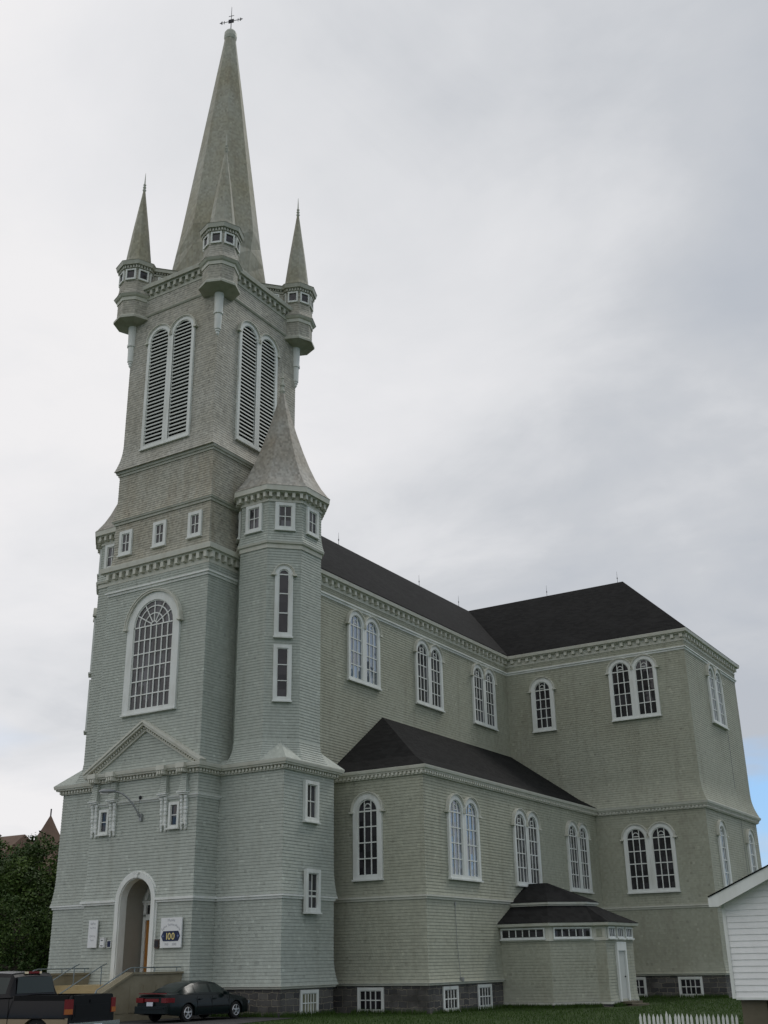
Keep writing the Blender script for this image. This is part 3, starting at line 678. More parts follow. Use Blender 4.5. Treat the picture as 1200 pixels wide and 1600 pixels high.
# --- bartizans on the belfry corners
pins = []
def bartizan(s, t):
    cx0, cy0 = s*2.94, (0.0 if t < 0 else 6.5)
    O = octo_v(cx0, cy0, 0.88)
    mb = MB(); courses(mb, O, 32.75, 33.62, lambda z: 0, course=.14, lip=.012, gap=.006, deep=.006); courses(mb, O, 33.95, 35.6, flare(33.95, 0.22, 0.7), course=.14, lip=.012, gap=.006, deep=.006)
    o = P_(mb, 'corner_pinnacle', 'siding_belfry'); pins.append(o)
    mb = MB(); prof(mb, O, [(32.35, -0.70), (32.48, 0.04), (32.50, 0.15), (32.62, 0.15), (32.76, 0.02)]); mb.build('corbel', 'trim_upper', o)
    mb = MB(); prof(mb, O, [(33.6, 0.0), (33.6, 0.05), (33.78, 0.07), (33.82, 0.14), (33.92, 0.22), (33.96, 0.20), (33.97, 0)]); mb.build('belt_course', 'trim_cornice', o)
    mb = MB(); prof(mb, O, [(35.5, 0.0), (35.5, 0.04), (35.72, 0.05), (35.74, 0.2), (35.95, 0.25), (35.97, 0.25)]); blocks(mb, O, 0.04, 35.56, 35.71, 0.17, 0.08, 0.1); mb.build('cornice', 'trim_upper', o)
    mb = MB(); mb.loft([ring(O, 0.27, 35.97), ring(O, -0.08, 36.08), ring(O, -0.19, 36.5), ring(O, -0.40, 38.4), ring(O, -0.60, 40.0), ring(O, -0.76, 41.3)]); mb.build('spirelet', 'spire_shingle', o)
    mb = MB(); mb.lathe(cx0, cy0, [(41.2, .06), (41.32, .11), (41.4, .05), (41.5, .10), (41.58, .05), (41.68, .09), (41.75, .04), (42.5, .01)], 8); mb.build('finial', 'trim_upper', o)
    mb = MB(); px, py = cx0+s*.0, cy0
    mb.lathe(px, py, [(29.95, .02), (30.05, .09), (30.15, .09), (30.18, .13), (30.26, .13), (30.3, .17), (31.15, .19), (31.18, .24), (31.3, .24), (31.32, .21), (32.42, .24)], 14); mb.build('pendant', 'trim_white', o)
    mw = MB(); gl = MB(); sg = O; ww, hh = 0.20, 0.50
    for i in range(8):
        a, b = Vector(sg[i]), Vector(sg[(i+1) % 8]); mid = (a+b)/2; e = (b-a).normalized(); nn = Vector((e.y, -e.x))
        tmp = MB(); frame_rect(tmp, -ww, ww, 0, hh, 0.085, 0, 0.09, 0); tmp.box(-ww, ww, -.075, -.02, .0, .03)
        t2 = [(mid.x+e.x*v[0]-nn.x*v[1], mid.y+e.y*v[0]-nn.y*v[1], 34.93+v[2]) for v in tmp.v]; mw.add(t2, tmp.f)
        gl.add([(mid.x+e.x*q[0]+nn.x*.025, mid.y+e.y*q[0]+nn.y*.025, 34.93+q[1]) for q in ((-ww, 0), (ww, 0), (ww, hh), (-ww, hh))], [(0, 1, 2, 3)])
    d = Vector((SX-cx0, SY-cy0, 0)).normalized()
    for sg_ in (-1, 1):
        e = Vector((-d.y, d.x, 0))*sg_; c0 = Vector((cx0, cy0, 0))+d*1.35+e*0.36
        tmp = MB(); frame_rect(tmp, -ww, ww, 0, hh, 0.085, 0, 0.09, 0)
        mw.add([(c0.x+d.x*v[0]-e.x*v[1], c0.y+d.y*v[0]-e.y*v[1], 34.88+v[2]) for v in tmp.v], tmp.f)
        gl.add([(c0.x+d.x*q[0]+e.x*.025, c0.y+d.y*q[0]+e.y*.025, 34.88+q[1]) for q in ((-ww, 0), (ww, 0), (ww, hh), (-ww, hh))], [(0, 1, 2, 3)])
    mw.build('window_frames', 'trim_white', o); gl.build('glass', 'glass_dark', o)
    # link wall running back to the foot of the spire
    d = Vector((SX-cx0, SY-cy0, 0)).normalized(); q = Vector((-d.y, d.x, 0)); a = Vector((cx0, cy0, 0))+d*0.5; L = 2.1
    mb = MB(); cc = a+d*L/2
    mb.obox((cc.x, cc.y, 34.95), d*L/2, q*0.36, (0, 0, 0.72)); mb.build('link_wall', 'siding_belfry', o)
    mb = MB(); mb.obox((cc.x, cc.y, 35.84), d*L/2, q*0.55, (0, 0, 0.10)); mb.obox((cc.x, cc.y, 35.59), d*(L/2-.01), q*0.42, (0, 0, 0.06))
    for k in range(12):
        c = a+d*(0.5+k*.14)
        for sgn in (-1, 1): mb.obox((c.x+q.x*.44*sgn, c.y+q.y*.44*sgn, 35.68), d*.035, q*.04, (0, 0, .05))
    mb.loft([[cc+d*s2*L/2+q*0.6*sg_+Vector((0, 0, 35.945)) for s2, sg_ in ((-1, -1), (1, -1), (1, 1), (-1, 1))], [cc+d*s2*L/2+q*0.05*sg_+Vector((0, 0, 36.10)) for s2, sg_ in ((-1, -1), (1, -1), (1, 1), (-1, 1))]])
    mb.build('link_cornice', 'trim_upper', o)
def lower(o, dz):
    for q in [o]+list(o.children): q.data.transform(Matrix.Translation((0, 0, dz)))
for s, t in ((1, -1), (-1, -1), (1, 1), (-1, 1)): bartizan(s, t)
for o in pins: lower(o, -0.25)

# ------------------------------------------------------------------ nave, aisles, transept
XN, XA, XT, YA, YT, YT2 = 5.15, 10.32, 16.70, 6.31, 26.16, 36.72
cfl = lambda z: flare(0.0, 0.10, 0.9)(z); bfl2 = flare(3.42, 0.07, 0.9)
def low_body(foot, name):
    basement(foot)
    mb = MB(); courses(mb, foot, 0.0, 3.24, cfl); courses(mb, foot, 3.42, 8.40, bfl2); P_(mb, name, 'siding_side')
    P_(belt(foot, 3.24), 'belt_course', 'trim_cornice')
for s in (1, -1):
    foot = rect(min(s*3, s*XA), max(s*3, s*XA), YA, YT+.3)
    low_body(foot, 'aisle_wall'); small_cornice(foot, 8.38, 8.76, 0.27, sp=0.21)
foot = rect(-XT, XT, YT, YT2); low_body(foot, 'transept_wall'); small_cornice(foot, 8.38, 8.76, 0.30, sp=0.21)
# nave and upper transept
nave = rect(-XN, XN, YB-.05, YT+.3); tr = rect(-XT+.1, XT-.1, YT+.04, YT2-.04)
mb = MB(); courses(mb, nave, 8.0, 17.4, lambda z: 0); courses(mb, nave, 17.56, 17.9, lambda z: 0.03); P_(mb, 'nave_wall', 'siding_side')
mb = MB(); courses(mb, tr, 8.76, 17.4, flare(8.76, 0.34, 1.5), course=.13); courses(mb, tr, 17.56, 17.9, lambda z: 0.03); P_(mb, 'transept_wall', 'siding_side')
for f in (nave, tr):
    mb = MB(); prof(mb, f, [(17.36, 0.0), (17.36, 0.05), (17.46, 0.06), (17.48, 0.12), (17.55, 0.12), (17.56, 0.0)]); P_(mb, 'belt_course', 'trim_white')
    mod_cornice(f, 17.88, 18.52, 0.36, 0.52, bw_=.18)
# roofs
ZR, ZE = 23.89, 18.53
mb = MB(); e = XN+.36
mb.loft([[(-e, y, ZE-.02), (e, y, ZE-.02), (e, y, ZE+.04), (0, y, ZR), (-e, y, ZE+.04)] for y in (YB-.3, 31.44)]); P_(mb, 'nave_roof', 'asphalt_roof')
mb = MB(); ex, ey0, ey1 = XT+.28, YT-.32, YT2+.32; ym = (ey0+ey1)/2; rx = 11.55
vs = [(-ex, ey0, ZE), (ex, ey0, ZE), (ex, ey1, ZE), (-ex, ey1, ZE), (-rx, ym, ZR+.004), (rx, ym, ZR+.004)]
mb.add(vs, [(0, 1, 5, 4), (1, 2, 5), (2, 3, 4, 5), (3, 0, 4), (3, 2, 1, 0)]); P_(mb, 'transept_roof', 'asphalt_roof')
for s in (1, -1):   # aisle roofs: hipped at the front, a touch of bellcast at the eave
    mb = MB(); ea, za = 0.27, 8.77
    def ln(x, yy, z): return (s*x, yy, z)
    x0, x1, x2 = XA+ea, XA-.9, XN-.02; y0, y1, y2 = YA-ea, YA+.9, 11.39; z0, z1, z2 = za, 9.40, 12.34
    vs = [ln(x0, y0, z0), ln(x0, YT+.1, z0), ln(x1, y1, z1), ln(x1, YT+.1, z1), ln(x2, y2, z2), ln(x2, YT+.1, z2), ln(2.5, y0, z0), ln(2.5, y1, z1), ln(2.5, y2, z2)]
    fs = [(0, 1, 3, 2), (2, 3, 5, 4), (6, 0, 2, 7), (7, 2, 4, 8)]
    if s < 0: fs = [tuple(reversed(f)) for f in fs]
    mb.add(vs, fs); P_(mb, 'aisle_roof', 'asphalt_roof')
# ridge rods
for (x, y) in ((0, 15.0), (0, 24.5), (0, 30.0), (6.1, ym), (11.2, ym)):
    mb = MB(); mb.tube([(x, y, 23.85), (x, y, 24.65)], 0.016, 5, 0.006); mb.lathe(x, y, [(24.12, .02), (24.18, .04), (24.24, .02)], 6); P_(mb, 'lightning_rod', 'iron_dark')
# chancel behind the transept
mb = MB(); courses(mb, rect(-5.1, 5.1, YT2-.2, 46), -1.2, 17.9, lambda z: 0); P_(mb, 'chancel_wall', 'siding_side')
mb = MB(); mb.loft([[(-5.4, y, 17.95), (5.4, y, 17.95), (0, y, 22.6)] for y in (YT2-.2, 46.2)]); P_(mb, 'chancel_roof', 'asphalt_roof')
# windows
pair = win_pair('window', 1.10, 0.37, 2.68, glass='glass_grey', parent=ch)
def y_mid(a, b): return (a+b)/2
for i, y in enumerate((9.78, 16.45, 23.05)):
    put(pair, XA, y, 4.32, 90, glass=('glass_storm_skytint' if i == 0 else 'glass_grey'))
for i, y in enumerate((9.60, 16.22, 22.85)):
    put(pair, XN, y, 13.83, 90, glass=('glass_storm_skytint' if i == 0 else 'glass_grey'))
put(pair, 13.38, YT+.04, 13.88, 0, glass='glass_dark'); put(pair, 13.36, YT, 4.30, 0, glass='glass_dark')
put(pair, XT-.1, 31.62, 13.92, 90, glass='glass_storm_skytint')
put(pair, -13.38, YT+.04, 13.88, 0, glass='glass_dark'); put(pair, -13.36, YT, 4.30, 0, glass='glass_dark')
for y in (9.78, 16.45, 23.05): put(pair, -XA, y, 4.32, -90)
for y in (9.60, 16.22, 22.85): put(pair, -XN, y, 13.83, -90)
sg = win_arch('window', 1.04, 2.68, 4, 3, 'glass_dark', parent=ch, cas=0.23)
put(sg, 7.49, YA, 4.33, 0); put(sg, -7.49, YA, 4.33, 0)
sgu = win_arch('window', 1.04, 2.30, 4, 3, 'glass_dark', parent=ch, cas=0.23)
put(sgu, 7.56, YT+.04, 13.84, 0); put(sgu, -7.56, YT+.04, 13.84, 0)
put(sg, XT, 28.6, 4.42, 90, glass='glass_storm_skytint'); put(sg, XT, 34.6, 4.42, 90, glass='glass_storm_skytint')
bs = win_rect('window', 1.06, 0.74, 4, 2, 0.12, 'glass_dark', parent=ch, proud=0.06)
put(bs, 7.54, YA-.01, -1.03, 0); put(bs, XA+.01, 8.07, -1.03, 90); put(bs, XA+.01, 11.18, -1.03, 90, glass='glass_grey')
put(bs, 14.83, YT-.01, -1.03, 0); put(bs, 11.75, YT-.01, -1.03, 0)
# cable down the aisle wall
mb = MB(); mb.tube([(XA+.04, 8.75, 3.1), (XA+.05, 8.78, 1.5), (XA+.10, 8.9, 0.15)], 0.012, 6); mb.box(XA, XA+.2, 8.85, 9.02, .0, .16); mb.box(XA, XA+.06, 8.72, 8.8, 3.05, 3.16); P_(mb, 'cable_conduit', 'lamp_grey')
mb = MB(); mb.tube([(XT+.03, 33.2, 3.4), (XT+.03, 33.2, 8.3)], .01, 5); mb.tube([(XT-.06, 33.2, 10.2), (XT-.06, 33.2, 14.0)], .01, 5); P_(mb, 'cable_conduit', 'lamp_grey')

# ------------------------------------------------------------------ octagonal side vestibule (part of the church)
ann = [(10.2, 13.1), (12.75, 13.1), (14.3, 14.65), (14.8, 14.65), (14.8, 18.1), (13.4, 19.5), (10.2, 19.5)]
mb = MB(); prof(mb, ann, [(-1.5, 0.02), (-1.08, 0.02)]); P_(mb, 'stone_basement', 'basalt')
mb = MB(); prof(mb, ann, [(-1.08, 0.0), (-1.08, 0.06), (-0.98, 0.06), (-0.97, 0)]); P_(mb, 'water_table', 'trim_cornice')
mb = MB(); courses(mb, ann, -0.97, 1.60, lambda z: flare(-.97, .05, .6)(z)); P_(mb, 'vestibule_wall', 'siding_side')
mb = MB(); prof(mb, ann, [(1.56, 0.0), (1.56, 0.07), (1.64, 0.07), (1.65, 0.03), (2.14, 0.03), (2.16, 0.08), (2.2, 0.30), (2.32, 0.34), (2.34, 0.0)]); P_(mb, 'vestibule_frieze', 'trim_cornice')
def face_frame(a, b, z):
    a, b = Vector(a), Vector(b); e = (b-a).normalized(); ang = math.degrees(math.atan2(e.y, e.x)); return (a+b)/2, (b-a).length, ang
strip = MB(); sgl = MB()
for (i, j, cols, m_) in ((0, 1, 6, 0), (1, 2, 5, 0)):
    c, L, ang = face_frame(ann[i], ann[j], 0); o = win_rect('window', L-.46, 0.36, cols, 1, 0.05, 'glass_dark', parent=ch, proud=0.075, inner=.012); o.location = (c.x+.045*math.sin(R(ang)), c.y-.045*math.cos(R(ang)), 1.72); o.rotation_euler = (0, 0, R(ang))
c, L, ang = face_frame(ann[3], ann[4], 0); e = Vector((math.cos(R(ang)), math.sin(R(ang))))
o = win_rect('window', 0.72, 0.36, 3, 1, 0.07, 'glass_dark', parent=ch, proud=0.075, inner=.015)
for k in (-1, 0, 1):
    q = o if k == -1 else copy_tree(o, ch); q.location = (c.x+.045+e.x*1.1*k, c.y+e.y*1.1*k, 1.72); q.rotation_euler = (0, 0, R(ang))
c2, L2, ang2 = face_frame(ann[2], ann[3], 0)
mb = MB(); mb.box(-.13, .13, -.06, 0, 1.72, 2.06); o = mb.build('blind_panel', 'siding_side', ch); o.location = (c2.x, c2.y, 0)
mb = MB(); mb.box(-.45, .45, -.05, 0, -1.0, 1.12); d = mb.build('side_door', 'louvre_paint', ch)
mm = MB(); mm.box(-.6, -.45, -.12, 0, -1.05, 1.5); mm.box(.45, .6, -.12, 0, -1.05, 1.5); mm.box(-.45, .45, -.118, 0, 1.12, 1.5); mm.build('door_frame', 'trim_white', d)
mm = MB(); mm.lathe(.2, -.1, [(-.02, .02), (.0, .035), (.03, .035), (.05, .01)], 8); mm.build('door_handle', 'iron_dark', d)
d.location = (c.x, 16.3, 0); d.rotation_euler = (0, 0, R(ang))
mm = MB(); 
for k in range(2): mm.obox((c.x+e.y*(.3+.3*k), c.y-e.x*(.3+.3*k), -1.09-.1*k), (e.x*.7, e.y*.7, 0), (e.y*.3, -e.x*.3, 0), (0, 0, .08))
P_(mm, 'door_step', 'block_brown')
mb = MB(); lo = offs(ann, 0.36)
topo = [(10.2, 14.3), (12.25, 14.3), (13.1, 15.15), (13.55, 15.6), (13.6, 16.9), (12.6, 18.2), (10.2, 18.2)]
mb.loft([[(p.x, p.y, 2.335) for p in lo], [(p[0], p[1], 3.12) for p in topo]]); P_(mb, 'vestibule_roof', 'asphalt_roof')
mb = MB(); mb.loft([[(p[0], p[1], 3.10) for p in topo], [(p[0], p[1], 3.18) for p in topo], [(p[0]+.1*(p[0]-11.5)/2, p[1]+.1*(p[1]-16)/2, 3.19) for p in topo], [(p[0]+.1*(p[0]-11.5)/2, p[1]+.1*(p[1]-16)/2, 3.28) for p in topo]]); P_(mb, 'vestibule_fascia', 'trim_cornice')
apx = [(10.2, 16.3, 4.25), (11.3, 16.2, 4.25), (11.35, 16.25, 4.25), (11.4, 16.3, 4.25), (11.4, 16.35, 4.25), (11.35, 16.4, 4.25), (10.2, 16.35, 4.25)]
mb = MB(); mb.loft([[(p[0]+.14*(p[0]-11.5)/2, p[1]+.14*(p[1]-16)/2, 3.285) for p in topo], apx]); P_(mb, 'vestibule_roof', 'asphalt_roof')

# ------------------------------------------------------------------ front steps
st = empty('entrance_steps', (0, -2.5, -1.1)); tag(st, 'tan concrete entrance steps with panelled side walls and steel handrails', 'steps')
def SP(mb, name, m): 
    mb.v = [(x, y+2.5, z+1.1) for x, y, z in mb.v]; return mb.build(name, m, st)
mb = MB(); mb.box(-2.35, 2.47, -2.3, -0.07, -1.3, 0.14)
SP(mb, 'landing', 'landing_concrete')
mb = MB()
for k in range(7): mb.box(-2.35, 2.47, -2.3-.31*(k+1), -2.3-.31*k-.002, -1.3, 0.14-.172*(k+1))
SP(mb, 'stair_treads', 'landing_concrete')
def side_wall(x0, x1):
    mb = MB(); pr = [(-0.07, -1.35), (-0.07, .52), (-2.86, .52), (-4.85, -.36), (-4.85, -1.35)]
    mb.loft([[(x, y, z) for y, z in pr] for x in (x0, x1)]); cp = [(-0.07, .52), (-2.86, .52), (-4.85, -.36)]
    mb.loft([[(x0-.06, -0.07, .525), (x1+.06, -0.07, .525), (x1+.06, -0.07, .60), (x0-.06, -0.07, .60)], [(x0-.06, -2.86, .525), (x1+.06, -2.86, .525), (x1+.06, -2.88, .60), (x0-.06, -2.88, .60)], [(x0-.06, -4.9, -.37), (x1+.06, -4.9, -.37), (x1+.06, -4.92, -.30), (x0-.06, -4.92, -.30)]])
    for k in range(6):   # raised panels cast in the face
        y = -0.35-.7*k; zt_ = 0.25 if y-.5 > -2.9 else 0.25-.44*(-2.9-(y-.5))
        for xx in (x0-.02, x1+.0): mb.box(xx, xx+.02, y-.5, y-.05, -.8, zt_-.1)
    SP(mb, 'side_wall', 'step_concrete')
side_wall(2.47, 2.75); side_wall(-2.63, -2.35)
def rail(pts, posts, r=.024):
    mb = MB(); mb.tube(pts, r, 8)
    for (x, y, z0, z1) in posts: mb.tube([(x, y, z0), (x, y, z1)], .02, 6)
    SP(mb, 'handrail', 'rail_steel')
for x in (2.6, -2.5):
    rail([(x, -.02, .76), (x, -2.75, .76), (x, -2.95, .72), (x, -4.5, .02), (x, -4.65, -.25)], [(x, -.25, .6, .76), (x, -1.5, .6, .76), (x, -2.6, .6, .76), (x, -4.5, -.15, .02)])
for x in (0.5, -1.0):
    rail([(x, -2.0, .92), (x, -2.3, .82), (x, -4.55, -.22), (x, -4.65, -.4)], [(x, -2.25, .14, .84), (x, -4.4, -1.1, -.15)])

# ------------------------------------------------------------------ lettering
def letters(mb, text, size, cx0, cz, y, arc=None, weight=0.0):
    """draws text as thin solid glyphs facing -y; arc = radius for an upward curve"""
    cu = bpy.data.curves.new('t', 'FONT'); cu.size = size; cu.fill_mode = 'FRONT'; cu.offset = weight
    tmp = bpy.data.objects.new('t', cu); C.objects.link(tmp)
    glyph = []; x = 0.0
    for chx in text:
        if chx == ' ': x += size*.32; continue
        cu.body = chx; bpy.context.view_layer.update()
        me = tmp.evaluated_get(bpy.context.evaluated_depsgraph_get()).to_mesh()
        vs = [v.co.copy() for v in me.vertices]; fs = [tuple(p.vertices) for p in me.polygons]
        if not vs: continue
        w0 = min(v.x for v in vs); w1 = max(v.x for v in vs)
        glyph.append((x, w0, w1, vs, fs)); x += (w1-w0)+size*.09
    tot = x-size*.09
    for gx, w0, w1, vs, fs in glyph:
        cxg = gx+(w1-w0)/2-tot/2
        if arc: a = cxg/arc; ox, oz, ro = arc*math.sin(a), arc*(math.cos(a)-1), -a
        else: ox, oz, ro = cxg, 0, 0
        q = []
        for v in vs:
            lx, lz = v.x-(w0+w1)/2, v.y; q.append((cx0+ox+lx*math.cos(ro)-lz*math.sin(ro), y, cz+oz+lx*math.sin(ro)+lz*math.cos(ro)))
        mb.add(q, fs)
    bpy.data.objects.remove(tmp); bpy.data.curves.remove(cu)
YW = -0.16   # sign plane, proud of the flared wall
s1 = empty('sign', (2.11, -0.1, 1.48)); tag(s1, 'white sign board with navy 100 emblem right of the arched doorway', 'sign')
mb = MB(); mb.box(-.56, .56, -.06, 0, 0, 1.14); mb.build('board', 'sign_white', s1)
mb = MB(); zc = .44
mb.loft([[(-.50, y, zc), (-.40, y, zc-.19), (.40, y, zc-.19), (.50, y, zc), (.40, y, zc+.19), (-.40, y, zc+.19)] for y in (-.075, -.06)]); em = mb.build('emblem', 'sign_navy', s1)
mb = MB(); letters(mb, '100', .36, 0, zc-.13, -.079, weight=.004); mb.build('lettering', 'sign_gold', em)
mb = MB()
for s in (-.40, .40):
    for k in range(4):
        a = k*math.pi/2; mb.add([(s+.075*math.cos(a), -.079, zc+.1*math.sin(a)), (s+.025*math.cos(a+.78), -.079, zc+.03*math.sin(a+.78)), (s, -.079, zc), (s+.025*math.cos(a-.78), -.079, zc+.03*math.sin(a-.78))], [(0, 1, 2, 3)])
mb.build('ornament', 'sign_blue', em)
mb = MB(); letters(mb, 'Musée', .15, 0, 1.0, -.063, arc=.9); letters(mb, 'Église Sainte-Marie', .135, 0, .84, -.063, arc=.62); letters(mb, '1905', .12, -.2, .09, -.063); letters(mb, '2005', .12, .2, .09, -.063); mb.build('lettering', 'sign_ink', s1)
s2o = empty('sign', (-2.31, -0.1, 1.56)); tag(s2o, 'tall narrow white sign with faint script left of the arched doorway', 'sign')
mb = MB(); mb.box(-.26, .26, -.05, 0, 0, 1.09); mb.build('board', 'sign_white', s2o)
mb = MB(); letters(mb, 'Église', .12, 0, .93, -.053, arc=.3); letters(mb, 'Ste-Marie', .09, 0, .76, -.053); letters(mb, 'Church', .11, 0, .44, -.053, arc=.3); letters(mb, 'Point', .09, 0, .27, -.053); mb.build('lettering', 'sign_ink', s2o)
s3 = empty('mailbox', (-1.66, -.1, 1.56)); tag(s3, 'small white box with two dark slots between narrow sign and dark plaque', 'mailbox')
mb = MB(); mb.box(-.12, .12, -.12, 0, 0, .37); mb.box(-.135, .135, -.14, 0, .372, .39); mb.build('box', 'sign_white', s3)
mb = MB(); mb.box(-.06, .06, -.125, -.1, .26, .29); mb.box(-.07, .07, -.125, -.1, .05, .08); mb.build('slot', 'black_plastic', s3)
s4 = empty('plaque', (-1.32, -.1, 1.56)); tag(s4, 'small square dark framed plaque beside left side of the arched doorway', 'plaque')
mb = MB(); mb.box(-.11, .11, -.04, 0, 0, .26); mb.build('panel', 'sign_navy', s4)
mb = MB(); frame_rect(mb, -.10, .10, .01, .25, .02, 0, .05, 0); mb.build('frame', 'trim_white', s4)
s5 = empty('plaque', (1.345, -.1, 1.45)); tag(s5, 'brown shield shaped plaque between the arched doorway and the 100 sign', 'plaque')
mb = MB(); sh = [(-.13, .36), (-.13, .10)] + [(-.13*math.cos(math.pi*k/8), .10-.10*math.sin(math.pi*k/8)) for k in range(1, 8)] + [(.13, .10), (.13, .36)]
mb.loft([[(x, y, z) for x, z in sh] for y in (-.04, 0)]); mb.build('panel', 'plaque_bronze', s5)
mb = MB(); mb.loft([[(x*.75, y, .05+z*.75) for x, z in sh] for y in (-.055, -.03)]); mb.build('crest', 'iron_dark', s5)
# wall lamp
lp = empty('wall_lamp', (0.0, -.05, 6.7)); tag(lp, 'grey cobra head lamp on curved arm above the arched doorway', 'lamp')
mb = MB(); pts = [(0, -.05, 0)]
for k in range(9):
    t = k/8; pts.append((-.05-.78*t**1.5, -.15-.75*t, .10+1.02*math.sin(t*1.45)))
mb.tube(pts, .035, 8); mb.box(-.06, .06, -.1, 0, -.12, .18); mb.build('arm', 'lamp_grey', lp)
hd_ = Vector(pts[-1]); dr = Vector((-.72, -.55, -.02)).normalized(); q = Vector((-dr.y, dr.x, 0))
mb = MB(); rings = []
for t, a, b in ((-.05, .05, .05), (.1, .11, .08), (.3, .17, .11), (.5, .17, .10), (.62, .10, .06), (.66, .02, .02)):
    rings.append([hd_+dr*t+q*a*math.cos(2*math.pi*k/12)+Vector((0, 0, b*math.sin(2*math.pi*k/12))) for k in range(12)])
mb.loft(rings); ho = mb.build('lamp_head', 'lamp_grey', lp, smooth=True)
mb = MB(); c = hd_+dr*.42; mb.obox((c.x, c.y, c.z-.09), dr*.17, q*.10, (0, 0, .03)); mb.build('lens', 'lamp_lens', ho)
mb = MB(); mb.lathe(-.05, -.12, [(.78, .02), (.8, .06), (.86, .07), (.92, .05), (.94, .02)], 8); mb.tube([(-.05, -.05, .84), (-.05, -.14, .84)], .02, 6); mb.tube([(-.05, -.14, .8), (-.04, -.2, .3), (0, -.08, -.0)], .008, 5); mb.build('sensor', 'iron_dark', lp)

# ------------------------------------------------------------------ vehicles (local: x forward, y left, z up from the ground)
def interp(x, tab):
    if x <= tab[0][0]: return tab[0][1]
    for (a, p), (b, q) in zip(tab, tab[1:]):
        if x <= b: t = (x-a)/(b-a); return p+(q-p)*(t*t*(3-2*t) if False else t)
    return tab[-1][1]
def shell(root, L0, L1, top, width, sill, axles, wr, paint, lower=None, zsplit=0.0, crown=0.03, name='body', rows=8, step=0.06, open_bed=None):
    n = int((L1-L0)/step); xs = [L0+(L1-L0)*i/n for i in range(n+1)]
    mb = MB(); cols = []
    for x in xs:
        zb = interp(x, sill)
        for a in axles:
            d = abs(x-a)
            if d < wr: zb = max(zb, wr*0.92*math.sqrt(1-(d/wr)**2)+.33)
        zt_ = interp(x, top); hw = interp(x, width); col = []
        for r in range(rows+1):
            t = r/rows; z = zb+(zt_-zb)*t
            if lower and zb < zsplit: z = zb+(zsplit-zb)*r/3 if r <= 3 else zsplit+(zt_-zsplit)*(r-3)/(rows-3)
            tt = (z-0.2)/(zt_-0.2)
            ww = hw*(1-0.10*max(0, tt-.45)**2/.3-0.05*max(0, .35-tt)**2/.12)
            col.append((ww, z))
        cols.append(col)
    for s in (1, -1):
        vs = [(x, s*ww, z) for x, col in zip(xs, cols) for ww, z in col]; m = rows+1
        for i in range(len(xs)-1):
            for r in range(rows):
                f = (i*m+r, (i+1)*m+r, (i+1)*m+r+1, i*m+r+1)
                if s > 0: f = tuple(reversed(f))
                pass
        fs = []; ms = []
        for i in range(len(xs)-1):
            for r in range(rows):
                f = (i*m+r, (i+1)*m+r, (i+1)*m+r+1, i*m+r+1); f = f if s < 0 else tuple(reversed(f)); fs.append(f)
        mb.add(vs, fs)
        # wheel arch lips turn inward
        for i in range(len(xs)-1):
            a, b = (xs[i], cols[i][0]), (xs[i+1], cols[i+1][0])
            mb.add([(a[0], s*a[1][0], a[1][1]), (b[0], s*b[1][0], b[1][1]), (b[0], s*(b[1][0]-.25), b[1][1]), (a[0], s*(a[1][0]-.25), a[1][1])], [(0, 1, 2, 3)])
    for i in range(len(xs)-1):   # top deck
        if open_bed and open_bed[0] < xs[i] and xs[i+1] < open_bed[1]: continue
        A, B = cols[i][-1], cols[i+1][-1]; k = 6; vs = []
        for (x, (ww, z)) in ((xs[i], A), (xs[i+1], B)):
            for j in range(k+1): u = -1+2*j/k; vs.append((x, ww*u, z+crown*(1-u*u)))
        mb.add(vs, [(j, k+1+j, k+2+j, j+1) for j in range(k)])
    for i, x in ((0, xs[0]), (len(xs)-1, xs[-1])):
        col = cols[i]; vs = [(x, -ww, z) for ww, z in col]+[(x, ww, z) for ww, z in reversed(col)]; mb.add(vs, [tuple(range(len(vs)))])
    o = mb.build(name, paint if not lower else [paint, lower], root, smooth=True)
    if lower:
        for p in o.data.polygons:
            if p.center.z < zsplit and max(o.data.vertices[v].co.z for v in p.vertices) < zsplit+.01: p.material_index = 1
    return o
def green(root, tab, base, wbase, wtop, windows, paint, xs, roofx):
    """greenhouse: tab = outline height over x; windows = x spans of side glass; glass front and back outside roofx"""
    body = MB(); gl = MB(); rows = 6
    cols = []
    for x in xs:
        zt_ = interp(x, tab); zb = interp(x, base); cols.append([( (wbase+(interp(x, wtop)-wbase)*(r/rows)**1.15) if zt_-zb > .02 else interp(x, wtop)+(wbase-interp(x, wtop))*(1-r/rows), zb+(zt_-zb)*r/rows) for r in range(rows+1)])
    for i in range(len(xs)-1):
        xm = (xs[i]+xs[i+1])/2
        for s in (1, -1):
            for r in range(rows):
                a, b = cols[i], cols[i+1]; q = [(xs[i], s*a[r][0], a[r][1]), (xs[i+1], s*b[r][0], b[r][1]), (xs[i+1], s*b[r+1][0], b[r+1][1]), (xs[i], s*a[r+1][0], a[r+1][1])]
                isg = any(u0 < xm < u1 for u0, u1 in windows) and 1 <= r <= rows-2
                (gl if isg else body).add(q, [(0, 1, 2, 3) if s < 0 else (3, 2, 1, 0)])
        A, B = cols[i][-1], cols[i+1][-1]; k = 8
        for j in range(k):
            u0, u1 = -1+2*j/k, -1+2*(j+1)/k; cr = lambda u: .035*(1-u*u)
            q = [(xs[i], A[0]*u0, A[1]+cr(u0)), (xs[i+1], B[0]*u0, B[1]+cr(u0)), (xs[i+1], B[0]*u1, B[1]+cr(u1)), (xs[i], A[0]*u1, A[1]+cr(u1))]
            isg = (xm < roofx[0] or xm > roofx[1]) and 0 < j < k-1 and abs(interp(xm, tab)-interp(xm, base)) > .05
            (gl if isg else body).add(q, [(0, 1, 2, 3)])
    body.build('roof', paint, root, smooth=True); gl.build('window_glass', 'car_glass', root)
